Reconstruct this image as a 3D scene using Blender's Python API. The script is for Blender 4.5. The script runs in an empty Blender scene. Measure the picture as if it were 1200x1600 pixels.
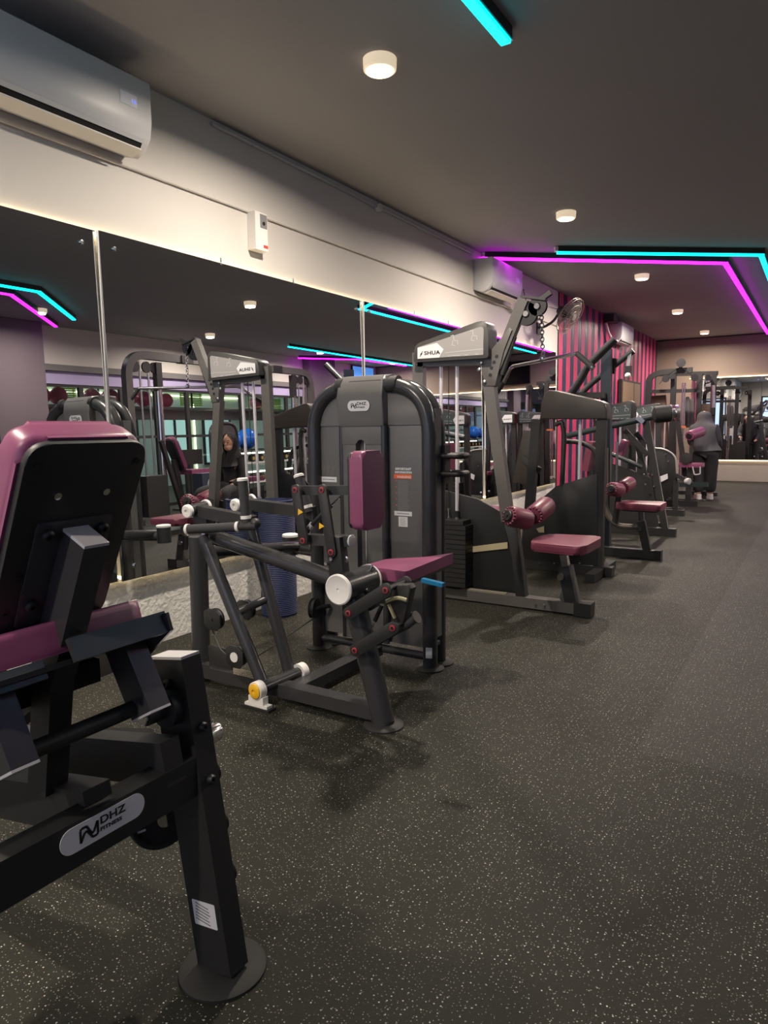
import bpy, bmesh, math, random
from mathutils import Vector, Matrix
random.seed(7)
sc = bpy.context.scene
COL = sc.collection
V = Vector
# ------------------------------------------------------------------ camera
FPX = 1085.0
EYE = V((0, 0, 1.226))
YAW, PITCH, ROLL = 0.56073, 0.12011, -0.01291
_cy, _sy = math.cos(YAW), math.sin(YAW)
_cp, _sp = math.cos(PITCH), math.sin(PITCH)
_f0, _r0 = V((-_sy, _cy, 0)), V((_cy, _sy, 0))
FWD = _f0 * _cp + V((0, 0, -_sp))
_u0 = _f0 * _sp + V((0, 0, _cp))
RGT = _r0 * math.cos(ROLL) + _u0 * math.sin(ROLL)
UPV = -_r0 * math.sin(ROLL) + _u0 * math.cos(ROLL)
cam = bpy.data.cameras.new('camera')
cam.sensor_fit = 'HORIZONTAL'
cam.sensor_width = 36.0
cam.lens = FPX / 1200 * 36
cam.clip_start = 0.05
camo = bpy.data.objects.new('camera', cam)
COL.objects.link(camo)
camo.matrix_world = Matrix(((RGT.x, UPV.x, -FWD.x, EYE.x), (RGT.y, UPV.y, -FWD.y, EYE.y),
                            (RGT.z, UPV.z, -FWD.z, EYE.z), (0, 0, 0, 1)))
sc.camera = camo
# ------------------------------------------------------------------ light and exposure
sc.view_settings.view_transform = 'Standard'
sc.view_settings.look = 'None'
sc.view_settings.exposure = 0.12
sc.view_settings.gamma = 1.0
LAMP_W = 72.0            # watts of every ceiling downlight
STRIP = 15.0              # warm led behind the mirrors
NEON = 4.5               # coloured ceiling strips
STUDIO = 30.0            # studio ceiling panels
world = bpy.data.worlds.new('world')
world.use_nodes = True
world.node_tree.nodes['Background'].inputs[0].default_value = (0.30, 0.36, 0.55, 1)
world.node_tree.nodes['Background'].inputs[1].default_value = 3.5
sc.world = world
# ------------------------------------------------------------------ measured room
WX = -3.21               # left wall
RX = 4.0                 # right wall
HZ = 3.084               # ceiling
BY = 16.64               # back wall
FY = -3.0                # front wall behind the camera
MT, MBZ = 2.243, 0.425    # mirror top and bottom


def _ray(px, py):
    return FWD + RGT * ((px - 600) / FPX) + UPV * ((800 - py) / FPX)


def PX(px, py, x):
    d = _ray(px, py); return EYE + d * ((x - EYE.x) / d.x)


def PY(px, py, y):
    d = _ray(px, py); return EYE + d * ((y - EYE.y) / d.y)


def PZ(px, py, z):
    d = _ray(px, py); return EYE + d * ((z - EYE.z) / d.z)


# ------------------------------------------------------------------ materials
MATS = {}


def mat(name, col, rough=0.5, metal=0.0, emit=None, estr=1.0, bump=None, spec=0.5, coat=0.0, alpha=1.0):
    if name in MATS:
        return MATS[name]
    m = bpy.data.materials.new(name)
    m.use_nodes = True
    nt = m.node_tree
    b = nt.nodes['Principled BSDF']
    b.inputs['Base Color'].default_value = (*col, 1)
    b.inputs['Roughness'].default_value = rough
    b.inputs['Metallic'].default_value = metal
    b.inputs['Specular IOR Level'].default_value = spec
    b.inputs['Coat Weight'].default_value = coat
    if emit:
        b.inputs['Emission Color'].default_value = (*emit, 1)
        b.inputs['Emission Strength'].default_value = estr
    if bump:
        sc_, st, ds = bump
        tc = nt.nodes.new('ShaderNodeTexCoord')
        nz = nt.nodes.new('ShaderNodeTexNoise')
        nz.inputs['Scale'].default_value = sc_
        nz.inputs['Detail'].default_value = 5
        bp = nt.nodes.new('ShaderNodeBump')
        bp.inputs['Strength'].default_value = st
        bp.inputs['Distance'].default_value = ds
        nt.links.new(tc.outputs['Object'], nz.inputs['Vector'])
        nt.links.new(nz.outputs['Fac'], bp.inputs['Height'])
        nt.links.new(bp.outputs['Normal'], b.inputs['Normal'])
    MATS[name] = m
    return m


def noise_tint(m, scale, amount, detail=4):
    """gentle procedural variation of a base colour"""
    nt = m.node_tree
    b = nt.nodes['Principled BSDF']
    c = b.inputs['Base Color'].default_value[:]
    tc = nt.nodes.new('ShaderNodeTexCoord')
    nz = nt.nodes.new('ShaderNodeTexNoise')
    nz.inputs['Scale'].default_value = scale
    nz.inputs['Detail'].default_value = detail
    mx = nt.nodes.new('ShaderNodeMix')
    mx.data_type = 'RGBA'
    mx.inputs[6].default_value = (c[0] * (1 - amount), c[1] * (1 - amount), c[2] * (1 - amount), 1)
    mx.inputs[7].default_value = (c[0] * (1 + amount), c[1] * (1 + amount), c[2] * (1 + amount), 1)
    nt.links.new(tc.outputs['Object'], nz.inputs['Vector'])
    nt.links.new(nz.outputs['Fac'], mx.inputs[0])
    nt.links.new(mx.outputs[2], b.inputs['Base Color'])
    return m


BLK = noise_tint(mat('black powder coat', (0.036, 0.036, 0.039), 0.24, 0.0, bump=(900, 0.08, 0.001)), 3, 0.12)
BLK2 = noise_tint(mat('matt black steel', (0.017, 0.017, 0.018), 0.5), 3, 0.1)
SHELL = noise_tint(mat('charcoal shroud plastic', (0.115, 0.112, 0.112), 0.40), 4, 0.08)
GREYM = noise_tint(mat('grey brown powder coat', (0.105, 0.099, 0.095), 0.36), 5, 0.1)
RUB = mat('black rubber', (0.012, 0.012, 0.012), 0.7, bump=(400, 0.15, 0.002))
FOAM = mat('grey foam grip', (0.03, 0.03, 0.034), 0.75, bump=(600, 0.2, 0.002))
PLUM = noise_tint(mat('plum vinyl', (0.215, 0.055, 0.125), 0.38, bump=(260, 0.07, 0.002)), 6, 0.1)
WINE = noise_tint(mat('wine red vinyl', (0.150, 0.031, 0.058), 0.4, bump=(260, 0.07, 0.002)), 6, 0.1)
CHR = mat('chrome', (0.75, 0.75, 0.77), 0.14, 1.0)
ROD = mat('bright guide rod', (0.70, 0.68, 0.74), 0.35, 0.35)
STEEL = mat('brushed steel', (0.5, 0.5, 0.52), 0.3, 1.0)
CAP = mat('light grey cap plastic', (0.47, 0.46, 0.48), 0.45)
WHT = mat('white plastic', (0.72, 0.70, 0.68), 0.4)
LABW = mat('white label', (0.66, 0.66, 0.68), 0.5)
LABK = mat('black print', (0.01, 0.01, 0.012), 0.5)
LABG = mat('grey print', (0.2, 0.2, 0.21), 0.5)
ORG = mat('orange print', (0.75, 0.13, 0.04), 0.5)
YEL = mat('yellow plastic', (0.80, 0.45, 0.02), 0.4)
REDP = mat('red washer', (0.45, 0.04, 0.05), 0.4)
BLUEP = mat('blue plastic', (0.005, 0.14, 0.30), 0.35)
NAVY = noise_tint(mat('navy foam', (0.014, 0.021, 0.075), 0.55), 5, 0.12)
WALLP = noise_tint(mat('light grey wall paint', (0.60, 0.57, 0.54), 0.75, bump=(30, 0.08, 0.01)), 1.2, 0.04)
PLAST = noise_tint(mat('rough white plaster', (0.62, 0.61, 0.58), 0.85, bump=(38, 0.5, 0.02)), 3, 0.08)
CEIL = noise_tint(mat('dark grey ceiling paint', (0.30, 0.295, 0.305), 0.7), 0.8, 0.08)
MIRR = mat('mirror silver', (0.80, 0.82, 0.83), 0.0, 1.0)
PURP = mat('mauve grey paint', (0.13, 0.10, 0.125), 0.7)
BANDG = mat('mid grey beam paint', (0.16, 0.15, 0.155), 0.7)
PINK = noise_tint(mat('pink slat', (0.56, 0.05, 0.13), 0.32), 4, 0.12)
NAVYS = noise_tint(mat('navy slat', (0.018, 0.035, 0.085), 0.32), 4, 0.1)
LEDW = mat('warm led', (0.9, 0.8, 0.6), 0.5, emit=(1.0, 0.76, 0.42), estr=STRIP)
LEDB = mat('warm led back wall', (0.9, 0.8, 0.6), 0.5, emit=(1.0, 0.76, 0.42), estr=STRIP * .4)
WALLT = noise_tint(mat('darkened beige back wall', (0.245, 0.195, 0.155), 0.75), 1.2, 0.04)  # beige, darkened to stand in for weaker light on the back wall
LEDC = mat('cyan led', (0.1, 0.6, 0.7), 0.5, emit=(0.0, 0.62, 0.68), estr=NEON)
LEDM = mat('magenta led', (0.6, 0.1, 0.7), 0.5, emit=(0.74, 0.004, 0.85), estr=NEON * 2.6)
LEDM2 = mat('soft magenta led', (0.6, 0.1, 0.7), 0.5, emit=(0.80, 0.02, 0.88), estr=NEON * .55)
HOUS = mat('frosted lamp housing', (0.8, 0.75, 0.66), 0.5, emit=(1.0, 0.78, 0.52), estr=0.55)
DIFF = mat('lamp diffuser', (0.9, 0.85, 0.7), 0.5, emit=(1.0, 0.74, 0.42), estr=9.0)
SKIN = mat('skin', (0.42, 0.23, 0.16), 0.5)
CLOTHK = mat('black cloth', (0.012, 0.012, 0.014), 0.85)
CLOTHG = mat('charcoal cloth', (0.05, 0.05, 0.058), 0.85)
CABLE = mat('black coated cable', (0.01, 0.01, 0.01), 0.45)
ACW = noise_tint(mat('air conditioner white', (0.60, 0.60, 0.62), 0.4), 3, 0.03)


def floor_mat(name, base, dens, gloss, spec=0.16):
    m = mat(name, base, gloss, spec=spec)
    nt = m.node_tree
    N, L = nt.nodes, nt.links
    b = N['Principled BSDF']
    tc = N.new('ShaderNodeTexCoord')
    big = N.new('ShaderNodeTexNoise'); big.inputs['Scale'].default_value = 1.1; big.inputs['Detail'].default_value = 5
    fine = N.new('ShaderNodeTexNoise'); fine.inputs['Scale'].default_value = 160; fine.inputs['Detail'].default_value = 3
    L.new(tc.outputs['Object'], big.inputs['Vector']); L.new(tc.outputs['Object'], fine.inputs['Vector'])
    add = N.new('ShaderNodeMath'); add.operation = 'ADD'
    L.new(big.outputs['Fac'], add.inputs[0]); L.new(fine.outputs['Fac'], add.inputs[1])
    ramp = N.new('ShaderNodeMapRange')
    ramp.inputs['From Min'].default_value = 0.6; ramp.inputs['From Max'].default_value = 1.4
    ramp.inputs['To Min'].default_value = 0.55; ramp.inputs['To Max'].default_value = 1.45
    L.new(add.outputs[0], ramp.inputs['Value'])
    bc = N.new('ShaderNodeVectorMath'); bc.operation = 'SCALE'; bc.inputs[0].default_value = base
    L.new(ramp.outputs[0], bc.inputs['Scale'])
    prev = bc.outputs['Vector']
    for k, (scl, thr, pick, col) in enumerate([(66, 0.125, 1 - dens, (0.52, 0.50, 0.45)), (125, 0.15, 1 - dens, (0.36, 0.35, 0.31))]):
        vo = N.new('ShaderNodeTexVoronoi'); vo.inputs['Scale'].default_value = scl; vo.voronoi_dimensions = '2D'
        mp = N.new('ShaderNodeVectorMath'); mp.operation = 'ADD'; mp.inputs[1].default_value = (k * 3.37, k * 1.9, 0)
        L.new(tc.outputs['Object'], mp.inputs[0]); L.new(mp.outputs[0], vo.inputs['Vector'])
        lt = N.new('ShaderNodeMath'); lt.operation = 'LESS_THAN'; lt.inputs[1].default_value = thr
        L.new(vo.outputs['Distance'], lt.inputs[0])
        sep = N.new('ShaderNodeSeparateColor'); L.new(vo.outputs['Color'], sep.inputs[0])
        gt = N.new('ShaderNodeMath'); gt.operation = 'GREATER_THAN'; gt.inputs[1].default_value = pick
        L.new(sep.outputs[0], gt.inputs[0])
        mu = N.new('ShaderNodeMath'); mu.operation = 'MULTIPLY'
        L.new(lt.outputs[0], mu.inputs[0]); L.new(gt.outputs[0], mu.inputs[1])
        mu2 = N.new('ShaderNodeMath'); mu2.operation = 'MULTIPLY'
        L.new(mu.outputs[0], mu2.inputs[0]); L.new(sep.outputs[1], mu2.inputs[1])
        mx = N.new('ShaderNodeMix'); mx.data_type = 'RGBA'
        mx.inputs[7].default_value = (*col, 1)
        L.new(mu2.outputs[0], mx.inputs[0]); L.new(prev, mx.inputs[6])
        prev = mx.outputs[2]
    L.new(prev, b.inputs['Base Color'])
    bp = N.new('ShaderNodeBump'); bp.inputs['Strength'].default_value = 0.25; bp.inputs['Distance'].default_value = 0.003
    L.new(fine.outputs['Fac'], bp.inputs['Height']); L.new(bp.outputs['Normal'], b.inputs['Normal'])
    return m


def clear_glass(name, tint):
    m = bpy.data.materials.new(name); m.use_nodes = True
    N, L = m.node_tree.nodes, m.node_tree.links
    out = N['Material Output']; N.remove(N['Principled BSDF'])
    tr = N.new('ShaderNodeBsdfTransparent'); tr.inputs[0].default_value = (*tint, 1)
    gl = N.new('ShaderNodeBsdfGlossy'); gl.inputs['Roughness'].default_value = 0.0
    fr = N.new('ShaderNodeFresnel'); fr.inputs['IOR'].default_value = 1.45
    ge = N.new('ShaderNodeNewGeometry')
    inv = N.new('ShaderNodeMath'); inv.operation = 'SUBTRACT'; inv.inputs[0].default_value = 1.0
    mu = N.new('ShaderNodeMath'); mu.operation = 'MULTIPLY'
    L.new(ge.outputs['Backfacing'], inv.inputs[1]); L.new(fr.outputs[0], mu.inputs[0]); L.new(inv.outputs[0], mu.inputs[1])
    mx = N.new('ShaderNodeMixShader')
    L.new(mu.outputs[0], mx.inputs[0]); L.new(tr.outputs[0], mx.inputs[1]); L.new(gl.outputs[0], mx.inputs[2])
    L.new(mx.outputs[0], out.inputs['Surface'])
    MATS[name] = m
    return m


FLOORM = floor_mat('speckled black rubber floor', (0.0150, 0.0148, 0.0110), 0.36, 0.62)
FLOORR = floor_mat('grey rubber walkway', (0.0180, 0.0176, 0.0145), 0.34, 0.60, 0.19)  # walkway mat; its paler base colour partly stands in for sheen
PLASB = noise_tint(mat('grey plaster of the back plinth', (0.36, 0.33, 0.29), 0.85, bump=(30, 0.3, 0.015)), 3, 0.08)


# ------------------------------------------------------------------ mesh builder
def frame(o, zdir, xhint=(1, 0, 0)):
    z = V(zdir).normalized()
    x = V(xhint) - z * V(xhint).dot(z)
    if x.length < 1e-5:
        x = V((0, 1, 0)) - z * z.y
    x.normalize()
    y = z.cross(x)
    return Matrix(((x.x, y.x, z.x, o[0]), (x.y, y.y, z.y, o[1]), (x.z, y.z, z.z, o[2]), (0, 0, 0, 1)))


def fillet(pts, rad, n=6):
    pts = [V(p) for p in pts]
    out = [pts[0]]
    for a, b, c in zip(pts, pts[1:], pts[2:]):
        u, w = (a - b), (c - b)
        t = min(rad, u.length * .48, w.length * .48)
        p, q = b + u.normalized() * t, b + w.normalized() * t
        for i in range(n + 1):
            s = i / n
            out.append(p * (1 - s) ** 2 + b * 2 * s * (1 - s) + q * s * s)
    out.append(pts[-1])
    return out


def rrect(w, h, r, n=5):
    out = []
    for cx, cy, a0 in ((w / 2 - r, h / 2 - r, 0), (-w / 2 + r, h / 2 - r, 90), (-w / 2 + r, -h / 2 + r, 180), (w / 2 - r, -h / 2 + r, 270)):
        for i in range(n + 1):
            a = math.radians(a0 + 90 * i / n)
            out.append((cx + r * math.cos(a), cy + r * math.sin(a)))
    return out


def rpoly(pts, r, n=5):
    m = len(pts)
    out = []
    for i in range(m):
        a, b, c = V(pts[i - 1]), V(pts[i]), V(pts[(i + 1) % m])
        u, w = a - b, c - b
        rr = r[i] if isinstance(r, (list, tuple)) else r
        t = min(rr, u.length * .48, w.length * .48)
        p, q = b + u.normalized() * t, b + w.normalized() * t
        for k in range(n + 1):
            s = k / n
            out.append(p * (1 - s) ** 2 + b * 2 * s * (1 - s) + q * s * s)
    return out


class MB:
    def __init__(self):
        self.bm = bmesh.new()

    def _bev(self, faces, w, seg=2):
        if w <= 0:
            return
        es = set()
        for f_ in faces:
            if f_.is_valid:
                es.update(f_.edges)
        es = [e for e in es if len(e.link_faces) == 2 and e.calc_face_angle(0) > 0.5]
        if es:
            bmesh.ops.bevel(self.bm, geom=es, offset=w, segments=seg, profile=0.5, affect='EDGES', clamp_overlap=True)

    def hexa(self, vs, bev=0, seg=2):
        v = [self.bm.verts.new(p) for p in vs]
        fs = [self.bm.faces.new([v[i] for i in q]) for q in ((3, 2, 1, 0), (4, 5, 6, 7), (0, 1, 5, 4), (1, 2, 6, 5), (2, 3, 7, 6), (3, 0, 4, 7))]
        self._bev(fs, bev, seg)
        return self

    def box(self, c, s, bev=0.0, M=None, seg=2):
        hx, hy, hz = s[0] / 2, s[1] / 2, s[2] / 2
        c = V(c)
        ps = []
        for z in (-hz, hz):
            for x, y in ((-hx, -hy), (hx, -hy), (hx, hy), (-hx, hy)):
                p = V((x, y, z))
                ps.append((M @ (p + c)) if M else c + p)
        return self.hexa(ps, bev, seg)

    def bar(self, p, q, w, h, side=(0, 1, 0), bev=0.004):
        p, q = V(p), V(q)
        d = (q - p).normalized()
        s = V(side) - d * V(side).dot(d)
        if s.length < 1e-4:
            s = V((1, 0, 0)) - d * d.x
        s.normalize()
        t = d.cross(s)
        s, t = s * w / 2, t * h / 2
        return self.hexa([p - s - t, p + s - t, p + s + t, p - s + t, q - s - t, q + s - t, q + s + t, q - s + t], bev)

    def path(self, pts, w, h, side=(0, 1, 0)):
        """rectangular tube swept along a path lying in the plane normal to side"""
        pts = [V(p) for p in pts]
        s = V(side).normalized()
        rings = []
        for i, p in enumerate(pts):
            d = (pts[min(i + 1, len(pts) - 1)] - pts[max(i - 1, 0)]).normalized()
            t = d.cross(s).normalized()
            rings.append([self.bm.verts.new(p + a * s * w / 2 + b * t * h / 2) for a, b in ((-1, -1), (1, -1), (1, 1), (-1, 1))])
        for a, b in zip(rings, rings[1:]):
            for k in range(4):
                self.bm.faces.new([a[k], a[(k + 1) % 4], b[(k + 1) % 4], b[k]])
        self.bm.faces.new(rings[0][::-1]); self.bm.faces.new(rings[-1])
        return self

    def tube(self, pts, r, seg=14, caps=True, closed=False, oval=None):
        pts = [V(p) for p in pts]
        n = len(pts)
        rings = []
        ref = None
        for i, p in enumerate(pts):
            if closed:
                d = (pts[(i + 1) % n] - pts[i - 1]).normalized()
            else:
                d = (pts[min(i + 1, n - 1)] - pts[max(i - 1, 0)]).normalized()
            if ref is None:
                ref = V((0, 0, 1)) if abs(d.z) < .9 else V((0, 1, 0))
            u = (ref - d * ref.dot(d)).normalized()
            ref = u
            w = d.cross(u)
            rr = r[i] if isinstance(r, (list, tuple)) else r
            ra, rb = (rr, rr * oval) if oval else (rr, rr)
            rings.append([self.bm.verts.new(p + u * ra * math.cos(2 * math.pi * k / seg) + w * rb * math.sin(2 * math.pi * k / seg)) for k in range(seg)])
        pr = list(zip(rings, rings[1:]))
        if closed:
            pr.append((rings[-1], rings[0]))
        for a, b in pr:
            for k in range(seg):
                self.bm.faces.new([a[k], a[(k + 1) % seg], b[(k + 1) % seg], b[k]])
        if caps and not closed:
            self.bm.faces.new(rings[0][::-1]); self.bm.faces.new(rings[-1])
        return self

    def cyl(self, p, q, r, r2=None, seg=24):
        r2 = r if r2 is None else r2
        return self.tube([p, q], [r, r2], seg)

    def lathe(self, o, axis, prof, seg=28, caps=True):
        """prof: list of (radius, height) along the axis"""
        M = frame(o, axis)
        rings = []
        for r, h in prof:
            if r < 1e-6:
                rings.append([self.bm.verts.new(M @ V((0, 0, h)))])
            else:
                rings.append([self.bm.verts.new(M @ V((r * math.cos(2 * math.pi * k / seg), r * math.sin(2 * math.pi * k / seg), h))) for k in range(seg)])
        for a, b in zip(rings, rings[1:]):
            for k in range(seg):
                k2 = (k + 1) % seg
                if len(a) == 1 and len(b) == 1:
                    continue
                if len(a) == 1:
                    self.bm.faces.new([a[0], b[k2], b[k]])
                elif len(b) == 1:
                    self.bm.faces.new([a[k], a[k2], b[0]])
                else:
                    self.bm.faces.new([a[k], a[k2], b[k2], b[k]])
        if caps and len(rings[0]) > 1:
            self.bm.faces.new(rings[0][::-1])
        if caps and len(rings[-1]) > 1:
            self.bm.faces.new(rings[-1])
        return self

    def prism(self, pts3, vec, bev=0, seg=2):
        vec = V(vec)
        a = [self.bm.verts.new(V(p)) for p in pts3]
        b = [self.bm.verts.new(V(p) + vec) for p in pts3]
        n = len(a)
        fs = [self.bm.faces.new(a[::-1]), self.bm.faces.new(b)]
        for i in range(n):
            fs.append(self.bm.faces.new([a[i], a[(i + 1) % n], b[(i + 1) % n], b[i]]))
        if bev:
            es = list(fs[0].edges) + list(fs[1].edges)
            bmesh.ops.bevel(self.bm, geom=es, offset=bev, segments=seg, profile=0.5, affect='EDGES', clamp_overlap=True)
        return self

    def plate(self, M, outline, z0, z1, bev=0, seg=2):
        """outline in the xy plane of M, from height z0 to z1"""
        ps = [M @ V((p[0], p[1], z0)) for p in outline]
        nz = M.to_3x3() @ V((0, 0, z1 - z0))
        return self.prism(ps, nz, bev, seg)

    def ball(self, c, r, seg=24, rings=14, sq=(1, 1, 1)):
        bmesh.ops.create_uvsphere(self.bm, u_segments=seg, v_segments=rings, radius=r,
                                  matrix=Matrix.Translation(V(c)) @ Matrix.Diagonal((*sq, 1)))
        return self

    def build(self, name, m, parent=None, label=None, ang=38):
        bmesh.ops.recalc_face_normals(self.bm, faces=self.bm.faces[:])
        off = V((0, 0, 0))
        p = parent
        while p is not None:
            off += p.location; p = p.parent
        if off.length:
            bmesh.ops.translate(self.bm, verts=self.bm.verts[:], vec=-off)
        me = bpy.data.meshes.new(name)
        self.bm.to_mesh(me); self.bm.free()
        me.shade_smooth()
        me.set_sharp_from_angle(angle=math.radians(ang))
        me.materials.append(m)
        o = bpy.data.objects.new(name, me)
        COL.objects.link(o)
        if parent:
            o.parent = parent
        if label:
            o['label'] = label
        return o


def thing(name, label, cat, loc=(0, 0, 0), group=None):
    o = bpy.data.objects.new(name, None)
    o.empty_display_size = 0.1
    COL.objects.link(o)
    o.location = loc
    o['label'] = label; o['category'] = cat
    if group:
        o['group'] = group
    return o


def tag(o, label, cat, group=None):
    o['label'] = label; o['category'] = cat
    if group:
        o['group'] = group
    return o


def recentre(o):
    """puts the origin of a one-mesh thing at the middle of its base"""
    me = o.data
    lo = [min(v.co[i] for v in me.vertices) for i in range(3)]
    hi = [max(v.co[i] for v in me.vertices) for i in range(3)]
    c = V(((lo[0] + hi[0]) / 2, (lo[1] + hi[1]) / 2, lo[2]))
    me.transform(Matrix.Translation(-c))
    o.location = o.location + c
    return o


def struct(o):
    o['kind'] = 'structure'
    return o


def text(s, size, o, xd, yd, m, parent, name='lettering', bold=0.0, sx=1.0, align='LEFT'):
    cu = bpy.data.curves.new('t', 'FONT')
    cu.body = s; cu.size = size; cu.extrude = 0.0004; cu.offset = bold; cu.align_x = align; cu.space_character = 1.05
    t = bpy.data.objects.new('t', cu)
    COL.objects.link(t)
    dg = bpy.context.evaluated_depsgraph_get()
    me = bpy.data.meshes.new_from_object(t.evaluated_get(dg))
    bpy.data.objects.remove(t); bpy.data.curves.remove(cu)
    x = V(xd).normalized(); y = V(yd).normalized(); z = x.cross(y)
    off = V((0, 0, 0)); p = parent
    while p is not None:
        off += p.location; p = p.parent
    q = V(o) - off
    me.transform(Matrix(((x.x * sx, y.x, z.x, q.x), (x.y * sx, y.y, z.y, q.y), (x.z * sx, y.z, z.z, q.z), (0, 0, 0, 1))))
    me.name = name
    me.materials.clear(); me.materials.append(m)
    ob = bpy.data.objects.new(name, me)
    COL.objects.link(ob)
    if parent:
        ob.parent = parent
    return ob


def maker_badge(o, xd, yd, w, parent):
    """white pill badge: angular loop mark, three letters over the word FITNESS"""
    x, y = V(xd).normalized(), V(yd).normalized(); z = x.cross(y)
    M = Matrix(((x.x, y.x, z.x, o[0]), (x.y, y.y, z.y, o[1]), (x.z, y.z, z.z, o[2]), (0, 0, 0, 1)))
    h = w * .27 if w > .17 else w * .40
    b = MB().plate(M, rrect(w, h, h * .48, 7), 0, 0.0012).build('badge', LABW, parent, 'white badge')
    mk = MB()
    s = h * .55 if w > .17 else h * .42
    ox = -w * .18 if w > .17 else -w * .22
    L = [(-1.1, -.6), (-1.1, .48), (-.95, .62), (-.3, .62), (.28, -.2), (.55, -.2), (1.1, .62), (1.1, -.48), (.95, -.6), (.42, -.6), (-.22, .16), (-.55, .16), (-1.1, -.6)]
    L2 = []
    for P in (L, L2):
        for a, c in zip(P, P[1:]):
            mk.bar(M @ V((ox + a[0] * s * .6, a[1] * s * .8, .0016)), M @ V((ox + c[0] * s * .6, c[1] * s * .8, .0016)), s * .17, .0008, side=z.cross(V((c[0] - a[0]) * x + (c[1] - a[1]) * y)), bev=0)
    mk.build('badge_mark', LABK, b)
    ts = h * .42 if w > .17 else h * .40
    tx = ox + s * .84
    text('DHZ', ts, M @ V((tx, h * .06, .0018)), x, y, LABK, b, 'lettering', ts * .02, 1.25)
    text('FITNESS', ts * .5, M @ V((tx, -h * .22, .0018)), x, y, LABK, b, 'lettering', ts * .012, 1.25)
    return b


def foot(o, c, r=.06, m=None, parent=None, name='foot_disc'):
    return MB().lathe((c[0], c[1], 0.0), (0, 0, 1), [(r, 0), (r, .006), (r * .9, .012), (r * .5, .018)], 28).build(name, m or RUB, parent or o)


def bolt(mb, p, n, r=.011, h=.012):
    n = V(n).normalized()
    mb.lathe(p, n, [(r, 0), (r, h * .6), (r * .7, h), (r * .35, h), (r * .35, h * .6), (0, h * .6)], 12)
    return mb
# ================================================================== the room
struct(MB().box(((WX - .2 + -.53) / 2, (FY + BY) / 2, -.05), (-.53 - WX + .2, BY - FY + .4, .1)).build('floor', FLOORM))
struct(MB().box(((-.53 + 9.0) / 2, (2.62 + BY + .2) / 2, -.05), (9.53, BY + .2 - 2.62, .1)).build('floor', FLOORR))
struct(MB().box(((-.53 + 9.0) / 2, (FY - .2 + 2.62) / 2, -.05), (9.53, 2.62 - FY + .2, .1)).build('floor', FLOORM))
struct(MB().box((2.9, (FY + BY) / 2, HZ + .06), (12.6, BY - FY + .4, .12)).build('ceiling', CEIL))
# left wall: painted band above, rough plaster plinth below, slatted part further back
struct(MB().box((WX - .06, (FY + 9.75) / 2, (HZ + .46) / 2), (.12, 9.75 - FY, HZ - .46)).build('wall_left', WALLP))
struct(MB().box((WX - .06, (FY + 9.75) / 2, .23), (.12, 9.75 - FY, .46)).build('wall_left', PLAST))
struct(MB().box((WX - .08, (9.75 + BY) / 2, HZ / 2), (.12, BY - 9.75, HZ)).build('wall_left', NAVYS))
PER = .362


def ribs(y0, y1, d):
    b = MB()
    n = 3
    w = (y1 - y0) / n
    for k in range(n):
        a = y0 + k * w
        pts = [(WX - .03, a), (WX + .004, a + w * .12), (WX + d, a + w * .3), (WX + d, a + w * .7), (WX + .004, a + w * .88), (WX - .03, a + w)]
        b.prism([(x, y, 0.0) for x, y in pts], (0, 0, HZ))
    return b


y = 9.79
while y < BY - .05:
    e = min(y + .190, BY - .01)
    struct(ribs(y, e, .009).build('trim_1', PINK))
    if e + .02 < BY:
        e2 = min(y + PER, BY - .005)
        struct(ribs(e + .004, e2, .007).build('trim_2', NAVYS))
    y += PER
struct(MB().box((WX + .004, 9.765, HZ / 2), (.02, .03, HZ), .002).build('trim_3', BLK2))
# back wall with its mirror zone
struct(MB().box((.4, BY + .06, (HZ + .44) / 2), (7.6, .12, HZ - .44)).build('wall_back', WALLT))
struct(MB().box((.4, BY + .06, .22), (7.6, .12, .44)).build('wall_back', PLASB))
struct(MB().box((.4, BY - .012, HZ - .012), (7.2, .024, .024), .003).build('trim_4', BLK2))
# front wall (behind the camera) with daylight windows
for x0, x1, z0, z1 in ((-3.3, 9.0, 0, .7), (-3.3, 9.0, 2.45, HZ), (-3.3, -2.4, .7, 2.45), (-.5, .1, .7, 2.45), (2.0, 9.0, .7, 2.45)):
    struct(MB().box(((x0 + x1) / 2, FY - .06, (z0 + z1) / 2), (x1 - x0, .12, z1 - z0)).build('wall_front', WALLP))
for i, (x0, x1) in enumerate(((-2.4, -.5), (.1, 2.0))):
    b = MB()
    for xa in (x0 + .03, (x0 + x1) / 2, x1 - .03):
        b.box((xa, FY - .05, 1.575), (.06, .06, 1.75), .004)
    for za in (.73, 2.42):
        b.box(((x0 + x1) / 2, FY - .05, za), (x1 - x0, .06, .06), .004)
    w = struct(b.build('window_%d' % (i + 1), BLK2))
    g = MATS.get('window glass') or clear_glass('window glass', (.94, .97, 1))
    MB().box(((x0 + x1) / 2, FY - .05, 1.575), (x1 - x0 - .08, .006, 1.66)).build('pane', g, w)
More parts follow.
